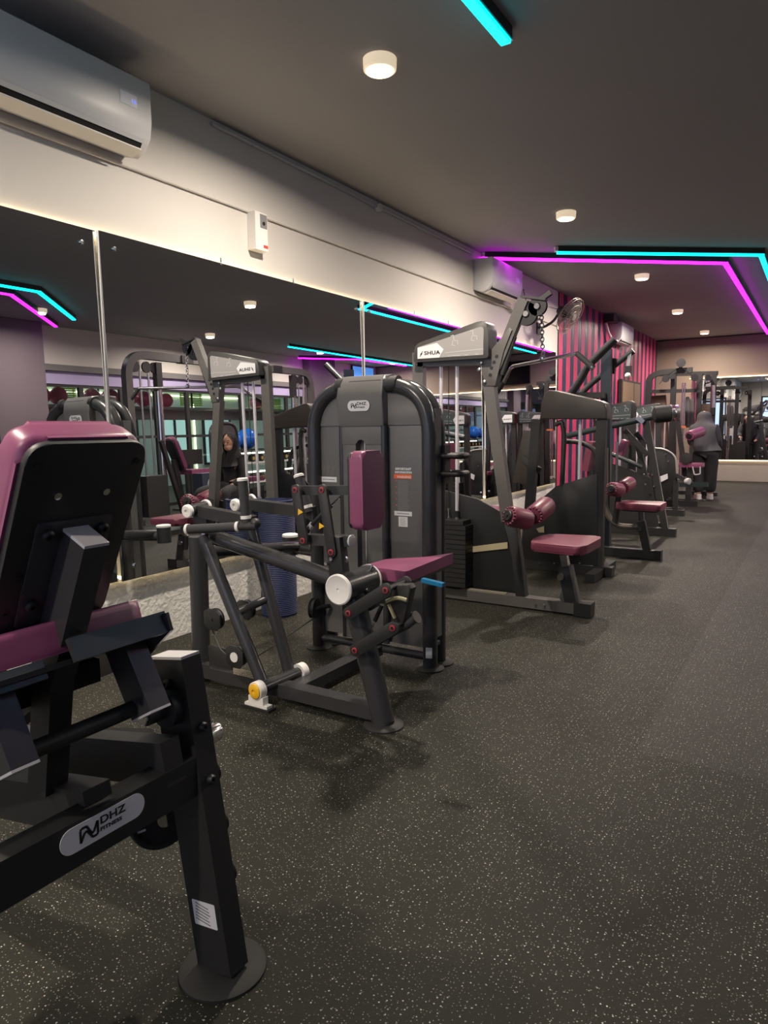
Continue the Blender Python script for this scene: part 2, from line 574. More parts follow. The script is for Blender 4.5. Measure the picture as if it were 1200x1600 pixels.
# right wall: piers, beam, lilac fascia and the glazed partition of the studio
YG0, YG1 = 6.6, 13.35
for y0, y1, z0, z1 in ((FY, YG0, 0, .6), (FY, YG0, 2.45, HZ), (FY, .6, .6, 2.45), (5.2, YG0, .6, 2.45)):
    struct(MB().box((RX + .06, (y0 + y1) / 2, (z0 + z1) / 2), (.12, y1 - y0, z1 - z0)).build('wall_right', PURP))
b = MB()
for ya in (.64, 2.14, 3.66, 5.16):
    b.box((RX + .05, ya, 1.525), (.06, .06, 1.85), .004)
for za in (.63, 2.42):
    b.box((RX + .05, 2.9, za), (.06, 4.6, .06), .004)
w = struct(b.build('window_16', BLK2))
MB().box((RX + .05, 2.9, 1.525), (.006, 4.5, 1.74)).build('pane', MATS['window glass'], w)
struct(MB().box((RX + .06, (YG1 + BY) / 2, HZ / 2), (.12, BY - YG1, HZ)).build('wall_right', WALLP))
struct(MB().box((RX + .06, (YG0 + YG1) / 2, (2.48 + HZ) / 2), (.12, YG1 - YG0, HZ - 2.48)).build('wall_right', WALLP))
struct(MB().box((RX - .12, YG0 - .4, HZ / 2), (.24, .8, HZ), .004).build('wall_right', PURP))
struct(MB().box((RX - .12, YG1 + .5, HZ / 2), (.24, 1.0, HZ), .004).build('wall_right', PURP))
struct(MB().box((RX + .04, (YG0 + YG1) / 2, 2.43), (.2, YG1 - YG0, .10), .004).build('trim_5', BANDG))
LIL = mat('lilac paint', (.42, .36, .60), .7)
struct(MB().box((RX + .06, (YG0 + YG1) / 2, 2.28), (.10, YG1 - YG0, .2)).build('wall_right', LIL))
MULL = [6.63, 7.39, 8.16, 8.92, 9.68, 10.44, 11.2, 11.96, 12.72, 13.32]
part_glass = clear_glass('partition glass', (.94, .98, .97))
for i, (a, c) in enumerate(zip(MULL, MULL[1:])):
    b = MB()
    for ya in (a + .02, c - .02):
        b.box((RX + .05, ya, 1.09), (.06, .04, 2.18), .003)
    for za in (.03, 1.30, 2.16):
        b.box((RX + .05, (a + c) / 2, za), (.05, c - a - .08, .05), .003)
    w = struct(b.build('window_%d' % (i + 3), BLK2))
    MB().box((RX + .05, (a + c) / 2, 1.10), (.008, c - a - .08, 2.1)).build('pane', part_glass, w)
# the studio behind the glass
TEAL = mat('studio pale teal paint', (.50, .57, .58), .7)
struct(MB().box((9.0, (FY + BY) / 2, HZ / 2), (.12, BY - FY, HZ)).build('wall_studio', TEAL))
struct(MB().box((6.5, 5.6, HZ / 2), (4.8, .12, HZ)).build('wall_studio', TEAL))
struct(MB().box((6.5, BY + .06, HZ / 2), (4.8, .12, HZ)).build('wall_studio', TEAL))
for i, (yy, z0) in enumerate(((11.9, .55), (13.75, .55), (15.4, .55))):
    b = MB()
    for dy in (-.55, 0, .55):
        b.box((8.9, yy + dy, 1.25), (.06, .06, 1.4), .004)
    for za in (z0, z0 + 1.4):
        b.box((8.9, yy, za), (.06, 1.16, .06), .004)
    w = struct(b.build('window_%d' % (i + 13), BLK2))
    MB().box((8.915, yy, 1.25), (.01, 1.06, 1.34)).build('pane', mat('daylit frosted pane', (.5, .7, .68), .4, emit=(.45, .72, .70), estr=.55), w)
for i, (p, q) in enumerate((((5.66, 6.2, 1.78), (5.66, 16.4, 1.78)), ((8.9, 8.3, 2.5), (8.9, 16.4, 2.5)), ((8.9, 14.5, .2), (8.9, 14.5, 2.3)))):
    tag(MB().bar(p, q, .03, .03, side=(1, 0, 0)).build('led_strip', mat('lime led', (.9, .9, .6), .5, emit=(.85, .9, .45), estr=5.0)),
        ('warm led strip under the ball shelf behind the glass', 'yellow green led strip along the top of the far studio wall', 'upright yellow green led strip on the far studio wall')[i], 'led strip')

# ------------------------------------------------------------------ mirrors
TA, TB = math.radians(.7), math.radians(.5)
MN = V((math.cos(TA) * math.cos(TB), math.sin(TB), math.sin(TA))).normalized()


def mirror_panel(y0, y1, label, x=-3.166):
    c = V((x, (y0 + y1) / 2, (MT + MBZ) / 2))
    M = frame(c, MN, (0, 1, 0))
    if (M.to_3x3() @ V((0, 1, 0))).z < 0:
        M = M @ Matrix.Rotation(math.pi, 4, 'Z')
    w, h = y1 - y0 - .007, MT - MBZ
    t = thing('mirror_panel', label, 'mirror', c, 'wall mirror panels')
    MB().box((0, 0, -.003), (w, h, .006), 0, M).build('mirror_glass', MIRR, t)
    for sx in (-1, 1):
        for sy in (-1, 1):
            p = M @ V((sx * (w / 2 - .085), sy * (h / 2 - .075), 0))
            MB().lathe(p, MN, [(.013, 0), (.013, .007), (.010, .012), (0, .013)], 16).build('mirror_screw', CHR, t)
    for k in (-1, 1):
        MB().lathe(M @ V((k * .35, h / 2 + .012, -.004)), (0, 0, -1), [(.006, -.02), (.008, 0), (.008, .02), (0, .022)], 10).build('mirror_clip', CHR, t)
    return t


mirror_panel(-.09, 2.348, 'wall mirror panel nearest the camera, left of the first seam')
mirror_panel(2.348, 4.782, 'wall mirror panel behind the row machine, between the two clear seams')
mirror_panel(4.782, 7.18, 'wall mirror panel behind the lat pulldown machine', -3.177)
mirror_panel(7.18, 9.66, 'wall mirror panel next to the pink and navy slatted wall', -3.177)
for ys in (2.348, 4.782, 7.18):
    struct(MB().box((-3.172, ys, (MT + MBZ) / 2), (.006, .009, MT - MBZ - .004)).build('trim_seam_glow', WHT))  # white strip stands in for led glow through the panel gaps
# led strips hidden behind the mirror edges
tag(MB().box((WX + .005, 4.78, MT - .012), (.006, 9.7, .012)).build('led_strip', LEDW), 'warm led strip glowing along the top edge of the left wall mirrors', 'led strip', 'mirror led strips')
tag(MB().box((WX + .003, 4.78, MBZ + .008), (.004, 9.7, .012)).build('led_strip', LEDW), 'warm led strip glowing along the bottom edge of the left wall mirrors', 'led strip', 'mirror led strips')
# back wall mirrors
for i, (x0, x1) in enumerate(((-2.45, -1.1), (-1.1, .25), (.25, 1.6), (1.6, 2.95))):
    c = V(((x0 + x1) / 2, BY - .045, (2.2 + .46) / 2))
    t = thing('mirror_panel', ('back wall mirror panel at the left, behind the standing person', 'back wall mirror panel second from the left',
                               'back wall mirror panel third from the left', 'back wall mirror panel furthest right')[i], 'mirror', c, 'back wall mirror panels')
    MB().box(c, (x1 - x0 - .006, .006, 1.74)).build('mirror_glass', MIRR, t)
    for sx in (-1, 1):
        for sz in (-1, 1):
            MB().lathe(c + V((sx * .6, -.003, sz * .8)), (0, -1, 0), [(.013, 0), (.013, .007), (.010, .012), (0, .013)], 14).build('mirror_screw', CHR, t)
tag(MB().box((.25, BY - .02, 2.215), (5.5, .014, .014)).build('led_strip', LEDB), 'warm led strip above the back wall mirrors', 'led strip', 'mirror led strips')
tag(MB().box((.25, BY - .02, .445), (5.5, .014, .014)).build('led_strip', LEDB), 'warm led strip below the back wall mirrors', 'led strip', 'mirror led strips')

# ------------------------------------------------------------------ ceiling lamps
NAMES = {.15: 'beside the camera, out of view', 3.2: 'above the row machine, largest and nearest', 6.25: 'second from the camera', 9.3: 'third from the camera', 12.45: 'fourth from the camera', 15.55: 'fifth and furthest from the camera'}


def downlight(x, y, label):
    t = thing('ceiling_downlight', label, 'ceiling light', (x, y, HZ - .06), 'ceiling downlights')
    MB().lathe((x, y, HZ - .056), (0, 0, 1), [(.066, .0), (.078, 0), (.084, .006), (.086, .056), (.066, .056), (.066, .0)], 36, False).build('lamp_housing', HOUS, t)
    MB().lathe((x, y, HZ - .066), (0, 0, 1), [(0, 0), (.045, .001), (.066, .005), (.070, .012)], 32).build('lamp_diffuser', DIFF, t)
    L = bpy.data.lights.new('downlight', 'AREA')
    L.shape = 'DISK'; L.size = .13; L.energy = LAMP_W; L.color = (1.0, .87, .72); L.spread = math.radians(170)
    o = bpy.data.objects.new('lamp_glow', L)
    COL.objects.link(o); o.parent = t; o.location = (0, 0, -.010)
    return t


for yy in (.15, 3.2, 6.25, 9.3, 12.45, 15.55):
    downlight(-2.0 if yy < 11 else -2.1, yy, 'round warm downlight over the machine row, ' + NAMES[yy])
RN = {6.0: 'second of the row', 9.2: 'third of the row', 12.5: 'fourth of the row', 15.6: 'last of the row'}
for yy in (6.0, 9.2, 12.5, 15.6):
    downlight(2.85, yy, 'round warm downlight of the right ceiling row, ' + RN[yy])
downlight(-1.0, -1.6, 'added warm fill downlight behind the camera, out of view')  # unseen fill lamp, added to brighten tops and camera-facing sides
downlight(.4, 7.52, 'round warm ceiling downlight alone in the middle of the ceiling')


# ------------------------------------------------------------------ neon profiles on the ceiling
def neon(pts, m, label):
    t = thing('ceiling_led_profile', label, 'led light', (pts[0][0], pts[0][1], HZ - .05), 'coloured led profiles')
    z = HZ - .028
    for a, b in zip(pts, pts[1:]):
        a, b = V((*a, z)), V((*b, z))
        d = (b - a).normalized() * .02
        MB().bar(a - d, b + d, .062, .054, side=d.cross(V((0, 0, 1)))).build('profile_housing', BLK2, t)
        MB().bar(a + V((0, 0, -.036)) - d, b + V((0, 0, -.036)) + d, .048, .020, side=d.cross(V((0, 0, 1))), bev=0).build('profile_diffuser', m, t)
    e = V((*pts[0], z)); d = (V((*pts[1], z)) - e).normalized()
    MB().bar(e - d * .05, e - d * .02, .05, .045, side=d.cross(V((0, 0, 1)))).build('end_cap', WHT, t)
    return t


neon([(-1.355, 3.27), (-1.375, -1.2)], LEDC, 'short cyan led profile at the top of the picture, ending near the first downlight')
neon([(-2.42, 7.36), (-.65, 8.72), (-.65, 16.3)], LEDC, 'cyan led profile with a bend, in front of the third downlight')
neon([(-3.15, 7.14), (-1.02, 8.92), (-1.02, 16.3)], LEDM, 'magenta led profile starting at the left wall air conditioner')
neon([(2.93, 6.57), (1.61, 5.18), (1.61, -1.0)], LEDC, 'cyan led profile reflected at the left edge of the mirror, with a bend')
neon([(3.66, 6.77), (2.0, 5.07), (2.0, -1.0)], LEDM2, 'magenta led profile reflected at the left edge of the mirror, with a bend')
neon([(2.67, 11.2), (2.76, 16.5)], LEDC, 'straight cyan led profile at the right back of the ceiling, seen in the mirror')
neon([(3.74, 12.9), (2.95, 14.2), (2.92, 16.4)], LEDM, 'magenta led profile starting at the mauve pier, seen in the mirror')


# ------------------------------------------------------------------ air conditioners
def air_con(y0, y1, label, led=True):
    zb, zt, d = 2.64, 2.985, .22
    c = (WX + .1, (y0 + y1) / 2, zb)
    t = thing('air_conditioner', label, 'air conditioner', c, 'wall air conditioners')
    prof = [(0, 0.03), (.10, 0), (.165, .022), (.205, .075), (d, .15), (d, zt - zb - .01), (d - .012, zt - zb), (0, zt - zb)]
    b = MB().prism([(WX + .002 + px, y0, zb + pz) for px, pz in prof], (0, y1 - y0, 0), .006)
    body = b.build('body', ACW, t)
    # louvre slot: dark recess and two vanes on the slanted underside
    s = MB()
    s.bar((WX + .185, y0 + .05, zb + .036), (WX + .185, y1 - .05, zb + .036), .052, .012, side=(.55, 0, .83), bev=.001)
    s.build('air_outlet', LABK, t)
    MB().bar((WX + .150, y0 + .045, zb + .005), (WX + .150, y1 - .045, zb + .005), .075, .008, side=(1, 0, .32), bev=.002).build('louvre', WHT, t)
    MB().bar((WX + .205, y0 + .045, zb + .052), (WX + .205, y1 - .045, zb + .052), .022, .006, side=(.5, 0, .85), bev=.001).build('louvre', ACW, t)
    if led:
        p = MB().box((WX + d + .003, y1 - .14, zb + .215), (.002, .10, .058), 0).build('display_panel', mat('pale display cover', (.85, .84, .88), .3), t)
        text('16', .028, (WX + d + .0045, y1 - .125, zb + .205), (0, 1, 0), (0, 0, 1), mat('blue digits', (.1, .15, .7), .5, emit=(.12, .2, 1.0), estr=1.2), p)
    return t


air_con(1.70, 2.575, 'white wall air conditioner with lit display, top left corner above the mirror')
air_con(6.95, 7.80, 'white wall air conditioner tinted by the magenta led profile end')
air_con(12.5, 13.38, 'white air conditioner on the pink and navy slatted wall')
# bracket, hose and duct of the last unit
tag(recentre(MB().tube(fillet([(-3.16, 12.1, 2.93), (-3.13, 12.15, 2.78), (-3.1, 12.35, 2.66), (-3.06, 12.48, 2.66)], .1), .022).build('hose', WHT)), 'white hose curving into the air conditioner on the slatted wall', 'hose')
tag(recentre(MB().box((-3.1, 12.2, 3.0), (.16, .3, .12), .01).build('junction_box', BLK2)), 'dark box under the ceiling beside the slatted wall air conditioner', 'box')

# ------------------------------------------------------------------ small fittings of the left wall
t = thing('air_freshener_dispenser', 'white air freshener dispenser on the wall above the mirror', 'dispenser', (WX + .03, 3.555, 2.385))
MB().box((WX + .036, 3.555, 2.5), (.068, .115, .235), .016, seg=3).build('body', WHT, t)
MB().box((WX + .0715, 3.575, 2.565), (.003, .062, .085), .001).build('display_window', LABG, t)
MB().lathe((WX + .073, 3.575, 2.552), (1, 0, 0), [(.012, 0), (.012, .003), (0, .003)], 16).build('nozzle', LABK, t)
MB().box((WX + .0715, 3.59, 2.41), (.002, .04, .018), 0).build('red_sticker', mat('red sticker', (.6, .05, .05), .5), t)
tag(recentre(MB().tube([(WX + .012, FY + .3, 2.632), (WX + .012, 9.7, 2.612)], .011, 10).build('cable_conduit', WALLP)), 'thin painted conduit running along the wall above the mirror', 'conduit')
t = thing('cable_conduit', 'grey conduit just under the ceiling edge with a junction box', 'conduit', (WX + .014, 5.06, 3.03))
MB().tube([(WX + .014, 3.2, 3.052), (WX + .014, 5.06, 3.034), (WX + .014, 6.9, 3.028)], .012, 10).build('pipe', CAP, t)
MB().lathe((WX + .002, 5.06, 3.03), (1, 0, 0), [(.032, 0), (.032, .03), (.028, .036), (0, .036)], 20).build('junction_cover', WHT, t)
MB().cyl((WX + .015, 5.06, 3.05), (WX + .015, 5.06, 3.08), .005, seg=8).build('hook', STEEL, t)
tag(recentre(MB().tube(fillet([(WX + .06, 7.81, 2.67), (WX + .05, 7.95, 2.6), (WX + .045, 8.2, 2.575), (WX + .04, 8.5, 2.57)], .05), .016).build('drain_hose', WHT)), 'white drain hose leaving the magenta tinted air conditioner', 'hose')

# wall fan
fc = V((-2.80, 8.95, 2.62)); fn = V((.80, -.12, -.50)).normalized()
FANM = mat('fan wire', (.30, .26, .22), .35, .6)
t = thing('wall_fan', 'round caged wall fan mounted where the mirror meets the slatted wall', 'fan', fc)
M = frame(fc, fn)
b = MB()
for rr, zz in ((.235, 0), (.235, .035), (.16, .055), (.16, -.05), (.08, .065), (.08, -.07)):
    b.tube([M @ V((rr * math.cos(a * math.pi / 16), rr * math.sin(a * math.pi / 16), zz)) for a in range(32)], .0035, 6, closed=True)
for k in range(40):
    a = k * math.pi / 20
    cs, sn = math.cos(a), math.sin(a)
    b.tube([M @ V((r_ * cs, r_ * sn, z_)) for r_, z_ in ((.05, .067), (.16, .055), (.235, .018), (.16, -.05), (.05, -.072))], .0016, 5)
b.build('cage', FANM, t)
bl = MB()
for k in range(5):
    a0 = k * 2 * math.pi / 5
    g = []
    for r_, da, z_ in ((.03, -.25, .012), (.10, -.42, .018), (.205, -.36, .016), (.215, .1, -.004), (.15, .32, -.016), (.03, .3, -.012)):
        g.append(M @ V((r_ * math.cos(a0 + da), r_ * math.sin(a0 + da), z_)))
    bl.prism(g, M.to_3x3() @ V((0, 0, .003)))
bl.build('blades', mat('fan blade', (.10, .09, .085), .3), t)
MB().lathe(fc - fn * .05, -fn, [(.03, -.09), (.045, -.02), (.07, .0), (.075, .06), (.05, .12), (0, .13)], 24).build('motor', BLK2, t)
MB().tube(fillet([fc - fn * .14, (-3.0, 8.93, 2.56), (-3.12, 8.93, 2.5), (WX + .01, 8.93, 2.5)], .05), .017).build('arm', BLK2, t)
MB().box((WX + .012, 8.93, 2.49), (.022, .10, .14), .006).build('wall_plate', BLK2, t)
MB().tube(fillet([fc - fn * .17, (-3.1, 8.6, 2.75), (-3.16, 8.4, 2.72), (WX + .01, 8.38, 2.9)], .08), .005, 6).build('power_cord', CABLE, t)
# bare plywood cabinet face on the slatted wall
t = thing('wall_cabinet', 'brown framed wall panel on the slatted wall behind the machines', 'cabinet', (WX + .06, 13.9, 1.2))
WOOD = noise_tint(mat('light brown board', (.23, .15, .085), .5), 3, .2)
MB().box((WX + .06, 13.9, 1.62), (.06, 1.5, .88), .006).build('frame', BLK2, t)
MB().box((WX + .095, 13.63, 1.62), (.012, .84, .80), .003).build('door', WOOD, t)
MB().box((WX + .095, 14.36, 1.62), (.012, .50, .80), .003).build('door', noise_tint(mat('darker board', (.17, .12, .075), .5), 3, .2), t)
# television on the back wall and lit screen high on the right wall
t = thing('television', 'black switched off television on the back wall, above the mirrors', 'television', (.07, BY - .05, 2.3))
MB().box((.07, BY - .05, 2.62), (.95, .04, .56), .006).build('screen', mat('tv screen', (.004, .004, .005), .12), t)
MB().box((.07, BY - .015, 2.62), (.3, .03, .3), .003).build('wall_mount', BLK2, t)
t = thing('television', 'wall screen showing plain blue high at the right back corner', 'television', (RX - .06, 15.9, 2.6))
MB().box((RX - .05, 15.9, 2.86), (.04, 1.02, .38), .005).build('screen_housing', BLK2, t)
MB().box((RX - .072, 15.9, 2.86), (.004, .98, .34)).build('screen', mat('blue screen', (.1, .3, .7), .3, emit=(.10, .33, .85), estr=.75), t)
MB().box((RX - .015, 15.9, 2.86), (.03, .3, .2)).build('wall_mount', BLK2, t)
# ================================================================== foreground plate loaded machine (seen from behind)
def machine_a():
    t = thing('leg_press_machine', 'large black plate loaded machine with plum seat, seen from behind at the left edge', 'exercise machine', (-1.25, .815, 0))
    yc, yr, yl = .76, 1.03, .20
    for yy in (yr, yl):
        lo, hi = V((-1.098, yy, .012)), V((-1.208, yy, .722))
        p = MB().bar(lo, hi, .055, .105, side=(0, 1, 0), bev=.006).build('rear_post', BLK2, t)
        MB().bar(hi, hi + (hi - lo).normalized() * .006, .053, .103, side=(0, 1, 0), bev=.002).build('post_cap', CAP, p)
        MB().lathe((-1.098, yy, 0), (0, 0, 1), [(.098, 0), (.098, .006), (.09, .010), (.04, .012)], 36).build('foot_disc', RUB, p)
        d = (hi - lo).normalized()
        nx = V((0, 1, 0)).cross(d)
        if nx.x < 0:
            nx = -nx
        for s_ in (.44, .56):
            bolt(MB(), lo + d * s_ + nx * .053, nx).build('bolt', LABK, p)
        sg = -1 if yy == yr else 1
        for s_ in (.665, .595, .49):
            bolt(MB(), lo + d * s_ + V((0, sg * .028, 0)), (0, sg, 0)).build('bolt', LABK, p)
        # plate sleeve and rubber stops on the outer side
        for s_ in (.43, .31, .19):
            q = lo + d * s_
            k = MB()
            k.lathe(q + V((0, -sg * .028, 0)), (0, -sg, 0), [(.018, 0), (.026, .012), (.026, .030), (.018, .036), (0, .036)], 20)
            k.build('rubber_stop', RUB, p)
        q = lo + d * .515
        MB().lathe(q + V((0, -sg * .028, 0)), (0, -sg, 0), [(.024, 0), (.024, .055), (.020, .062), (0, .062)], 24).build('plate_sleeve', CHR, p)
        # pivot bearing and pin on the inner side
        q = lo + d * .615
        MB().lathe(q + V((0, sg * .027, 0)), (0, sg, 0), [(.042, 0), (.042, .028), (.032, .032), (.020, .032), (.020, .075), (0, .075)], 28).build('pivot_bearing', BLK2, p)
        MB().lathe(q + V((0, sg * .060, 0)), (0, sg, 0), [(.015, 0), (.015, .05), (0, .05)], 20).build('pivot_pin', CHR, p)
        if yy == yr:
            # rating sticker near the foot, on the side towards the camera
            M = frame(lo + d * .135 + V((0, -.0285, 0)), (0, -1, 0), (1, 0, 0))
            s = MB().plate(M @ Matrix.Rotation(math.radians(8), 4, 'Z'), rrect(.072, .058, .002, 1), 0, .0008).build('rating_sticker', LABW, p, 'white rating sticker')
            ln = MB()
            for i in range(6):
                ln.bar(M @ V((-.028, .020 - i * .0075, .001)), M @ V((.012 + .003 * (i % 3), .0165 - i * .0075, .001)), .0028, .0006, side=(0, 0, 1), bev=0)
            ln.build('print_lines', LABG, s)
    # rear cross beam with the maker badge
    a, c = V((-1.150, yl + .027, .472)), V((-1.150, yr - .027, .472))
    bm = MB().bar(a, c, .055, .088, side=(1, 0, 0), bev=.006).build('cross_beam', BLK2, t)
    maker_badge(PX(163, 1286, -1.1215), (0, 1, 0), (0, 0, 1), .185, bm)
    # sloping longitudinal beams with the front feet
    MB().bar((-1.13, .945, .530), (-1.80, .945, .405), .05, .095, side=(0, 1, 0), bev=.005).build('long_beam', BLK2, t)
    MB().bar((-1.78, .945, .42), (-2.15, 1.70, .03), .05, .07, side=(0, 1, 0), bev=.005).build('front_leg', BLK2, t)
    MB().bar((-1.15, yc + .02, .50), (-1.95, yc + .02, .36), .06, .09, side=(0, 1, 0), bev=.005).build('long_beam', BLK2, t)
    MB().bar((-1.93, yc + .02, .40), (-2.05, yc + .02, .03), .06, .09, side=(0, 1, 0), bev=.005).build('front_post', BLK2, t)
    MB().lathe((-2.05, yc + .02, 0), (0, 0, 1), [(.09, 0), (.09, .006), (.08, .010), (.04, .03)], 32).build('foot_disc', RUB, t)
    MB().lathe((-2.15, 1.74, 0), (0, 0, 1), [(.085, 0), (.085, .006), (.075, .010), (.04, .016)], 32).build('foot_disc', mat('worn foot ring', (.20, .17, .10), .4, .5), t)
    # swinging seat carriage: square arms with grey end caps joined by a round bar
    for yy in (.905, .620):
        hi, lo = PY(193, 1004, .905), PY(236, 1112, .905)
        hi.y = lo.y = yy
        d = (lo - hi).normalized()
        am = MB().bar(hi - d * .02, lo, .05, .068, side=(0, 1, 0), bev=.004).build('carriage_arm', BLK, t)
        MB().bar(lo, lo + d * .005, .05, .068, side=(0, 1, 0), bev=.001).build('arm_cap', CAP, am)
        MB().bar(hi + V((-.05, 0, .012)), hi + V((.03, 0, .004)), .056, .01, side=(0, 1, 0), bev=.002).build('weld_plate', BLK, am)
    q = PY(213, 1105, .89)
    MB().cyl((q.x, .885, q.z), (q.x, .64, q.z), .0165, seg=20).build('carriage_rod', BLK2, t)
    # seat tray
    tray = MB()
    zt, xr = .850, -1.140
    tray.bar((xr, .735, zt - .020), (xr, .955, zt - .020), .012, .045, side=(1, 0, .55), bev=.002)
    tray.bar((xr - .015, .35, zt - .045), (xr - .015, .690, zt - .045), .012, .035, side=(1, 0, .55), bev=.002)
    tray.hexa([(xr - .36, .56, zt - .16), (xr, .56, zt - .045), (xr, .945, zt - .045), (xr - .36, .945, zt - .16),
               (xr - .36, .56, zt - .15), (xr, .56, zt - .035), (xr, .945, zt - .035), (xr - .36, .945, zt - .15)])
    for yy in (.955, .545):
        tray.prism([(xr + .008, yy, zt + .002), (xr + .020, yy, zt - .034), (xr - .07, yy, zt - .112), (xr - .36, yy, zt - .24), (xr - .36, yy, zt - .12)], (0, -.008 if yy > .7 else .008, 0))
    tray.build('seat_tray', BLK, t)
    M = frame((xr - .205, .757, .768), (-.30, 0, 1), (1, 0, .30))
    MB().plate(M, rpoly([(-.19, -.16), (.14, -.190), (.190, -.165), (.190, .165), (.14, .190), (-.19, .16)], .03), 0, .062, .016, 3).build('seat', PLUM, t)
    # reclined backrest: black board, plum cushion in front of it
    top = V((-1.064, .757, 1.207)); bot = V((-1.248, .757, .842))
    up = (top - bot).normalized()
    n = V((0, -1, 0)).cross(up)
    if n.x < 0:
        n = -n
    ctr = (top + bot) / 2
    M = frame(ctr, n, (0, 1, 0))
    if (M.to_3x3() @ V((0, 1, 0))).z < 0:
        M = M @ Matrix.Rotation(math.pi, 4, 'Z')
    hh = (top - bot).length
    ol = rpoly([(-.118, -hh / 2 + .0), (.118, -hh / 2), (.118, hh / 2), (-.118, hh / 2)], .042, 7)
    bk = MB().plate(M, ol, -.014, 0, .003).build('backrest_board', BLK2, t)
    olc = rpoly([(-.123, -hh / 2), (.123, -hh / 2), (.123, hh / 2 + .004), (-.123, hh / 2 + .004)], .046, 7)
    MB().plate(M, olc, -.078, -.015, .018, 4).build('backrest_cushion', PLUM, t)
    for x_, y_ in ((-.048, .105), (.048, .105)):
        b = MB()
        b.lathe(M @ V((x_, y_, 0)), n, [(.007, 0), (.007, .004), (0, .005)], 12)
        b.build('screw', CHR, bk)
    for x_, y_ in ((-.098, .165), (.098, .165), (-.095, -.14), (-.085, -.06)):
        MB().lathe(M @ V((x_, y_, 0)), n, [(.006, 0), (.006, .003), (0, .003)], 12).build('screw_hole', LABK, bk)
    pl = MB().plate(M, rpoly([(-.075, -.17), (.075, -.17), (.075, .055), (-.075, .055)], .008, 2), .0, .006, .001).build('mounting_plate', BLK, bk)
    for x_ in (-.055, .055):
        for y_ in (.03, -.12):
            bolt(MB(), M @ V((x_, y_, .006)), n, .012, .011).build('bolt', LABK, pl)
    # square backrest tube, sticking out behind the board
    hi = PY(133, 840, .757); lo = PY(84, 1045, .757)
    d = (hi - lo).normalized()
    tb = MB().bar(lo, hi, .050, .070, side=(0, 1, 0), bev=.004).build('backrest_tube', BLK, t)
    MB().bar(hi, hi + d * .006, .050, .070, side=(0, 1, 0), bev=.001).build('tube_cap', CAP, tb)
    MB().bar(lo, (lo.x - .05, lo.y, .52), .048, .06, side=(0, 1, 0), bev=.004).build('backrest_post', BLK2, t)
    MB().bar((-1.32, .60, .715), (-1.32, .90, .715), .05, .05, side=(1, 0, 0), bev=.003).build('seat_cross_tube', BLK2, t)
    # lever pad frame under the seat
    MB().bar((-1.33, .78, .70), (-1.62, .78, .50), .05, .06, side=(0, 1, 0), bev=.003).build('seat_strut', BLK2, t)
    return t


machine_a()
# weight plate hanging under the cross beam
c = PX(249, 1270, -1.27)
w = thing('weight_plate', 'small black weight plate hanging below the badge beam of the nearest machine', 'weight plate', c)
M = frame(c, (1, -.35, .1), (0, 1, 0))
MB().lathe(c, (1, -.35, .1), [(.018, 0), (.018, .022), (.030, .022), (.045, .016), (.062, .016), (.066, .026), (.074, .026), (.077, .02), (.077, .004), (.07, 0)], 40).build('disc', RUB, w)
MB().lathe(c, (1, -.35, .1), [(.014, -.03), (.014, .032), (.02, .034), (.02, .04), (0, .04)], 20).build('hub', CHR, w)
lt = MB()
for k in range(4):
    p = M @ V((-.047 + .0, -.02 + k * .011, .0175))
    lt.box((-.052, -.018 + k * .010, .0172), (.022, .005, .001), 0, M)
lt.build('white_lettering', LABW, w)
tag(recentre(MB().cyl(c + V((0, 0, 0)), (-1.178, c.y, .405), .007, seg=10).build('plate_hook', BLK2)), 'thin black hook rod holding the small weight plate under the beam', 'hook')


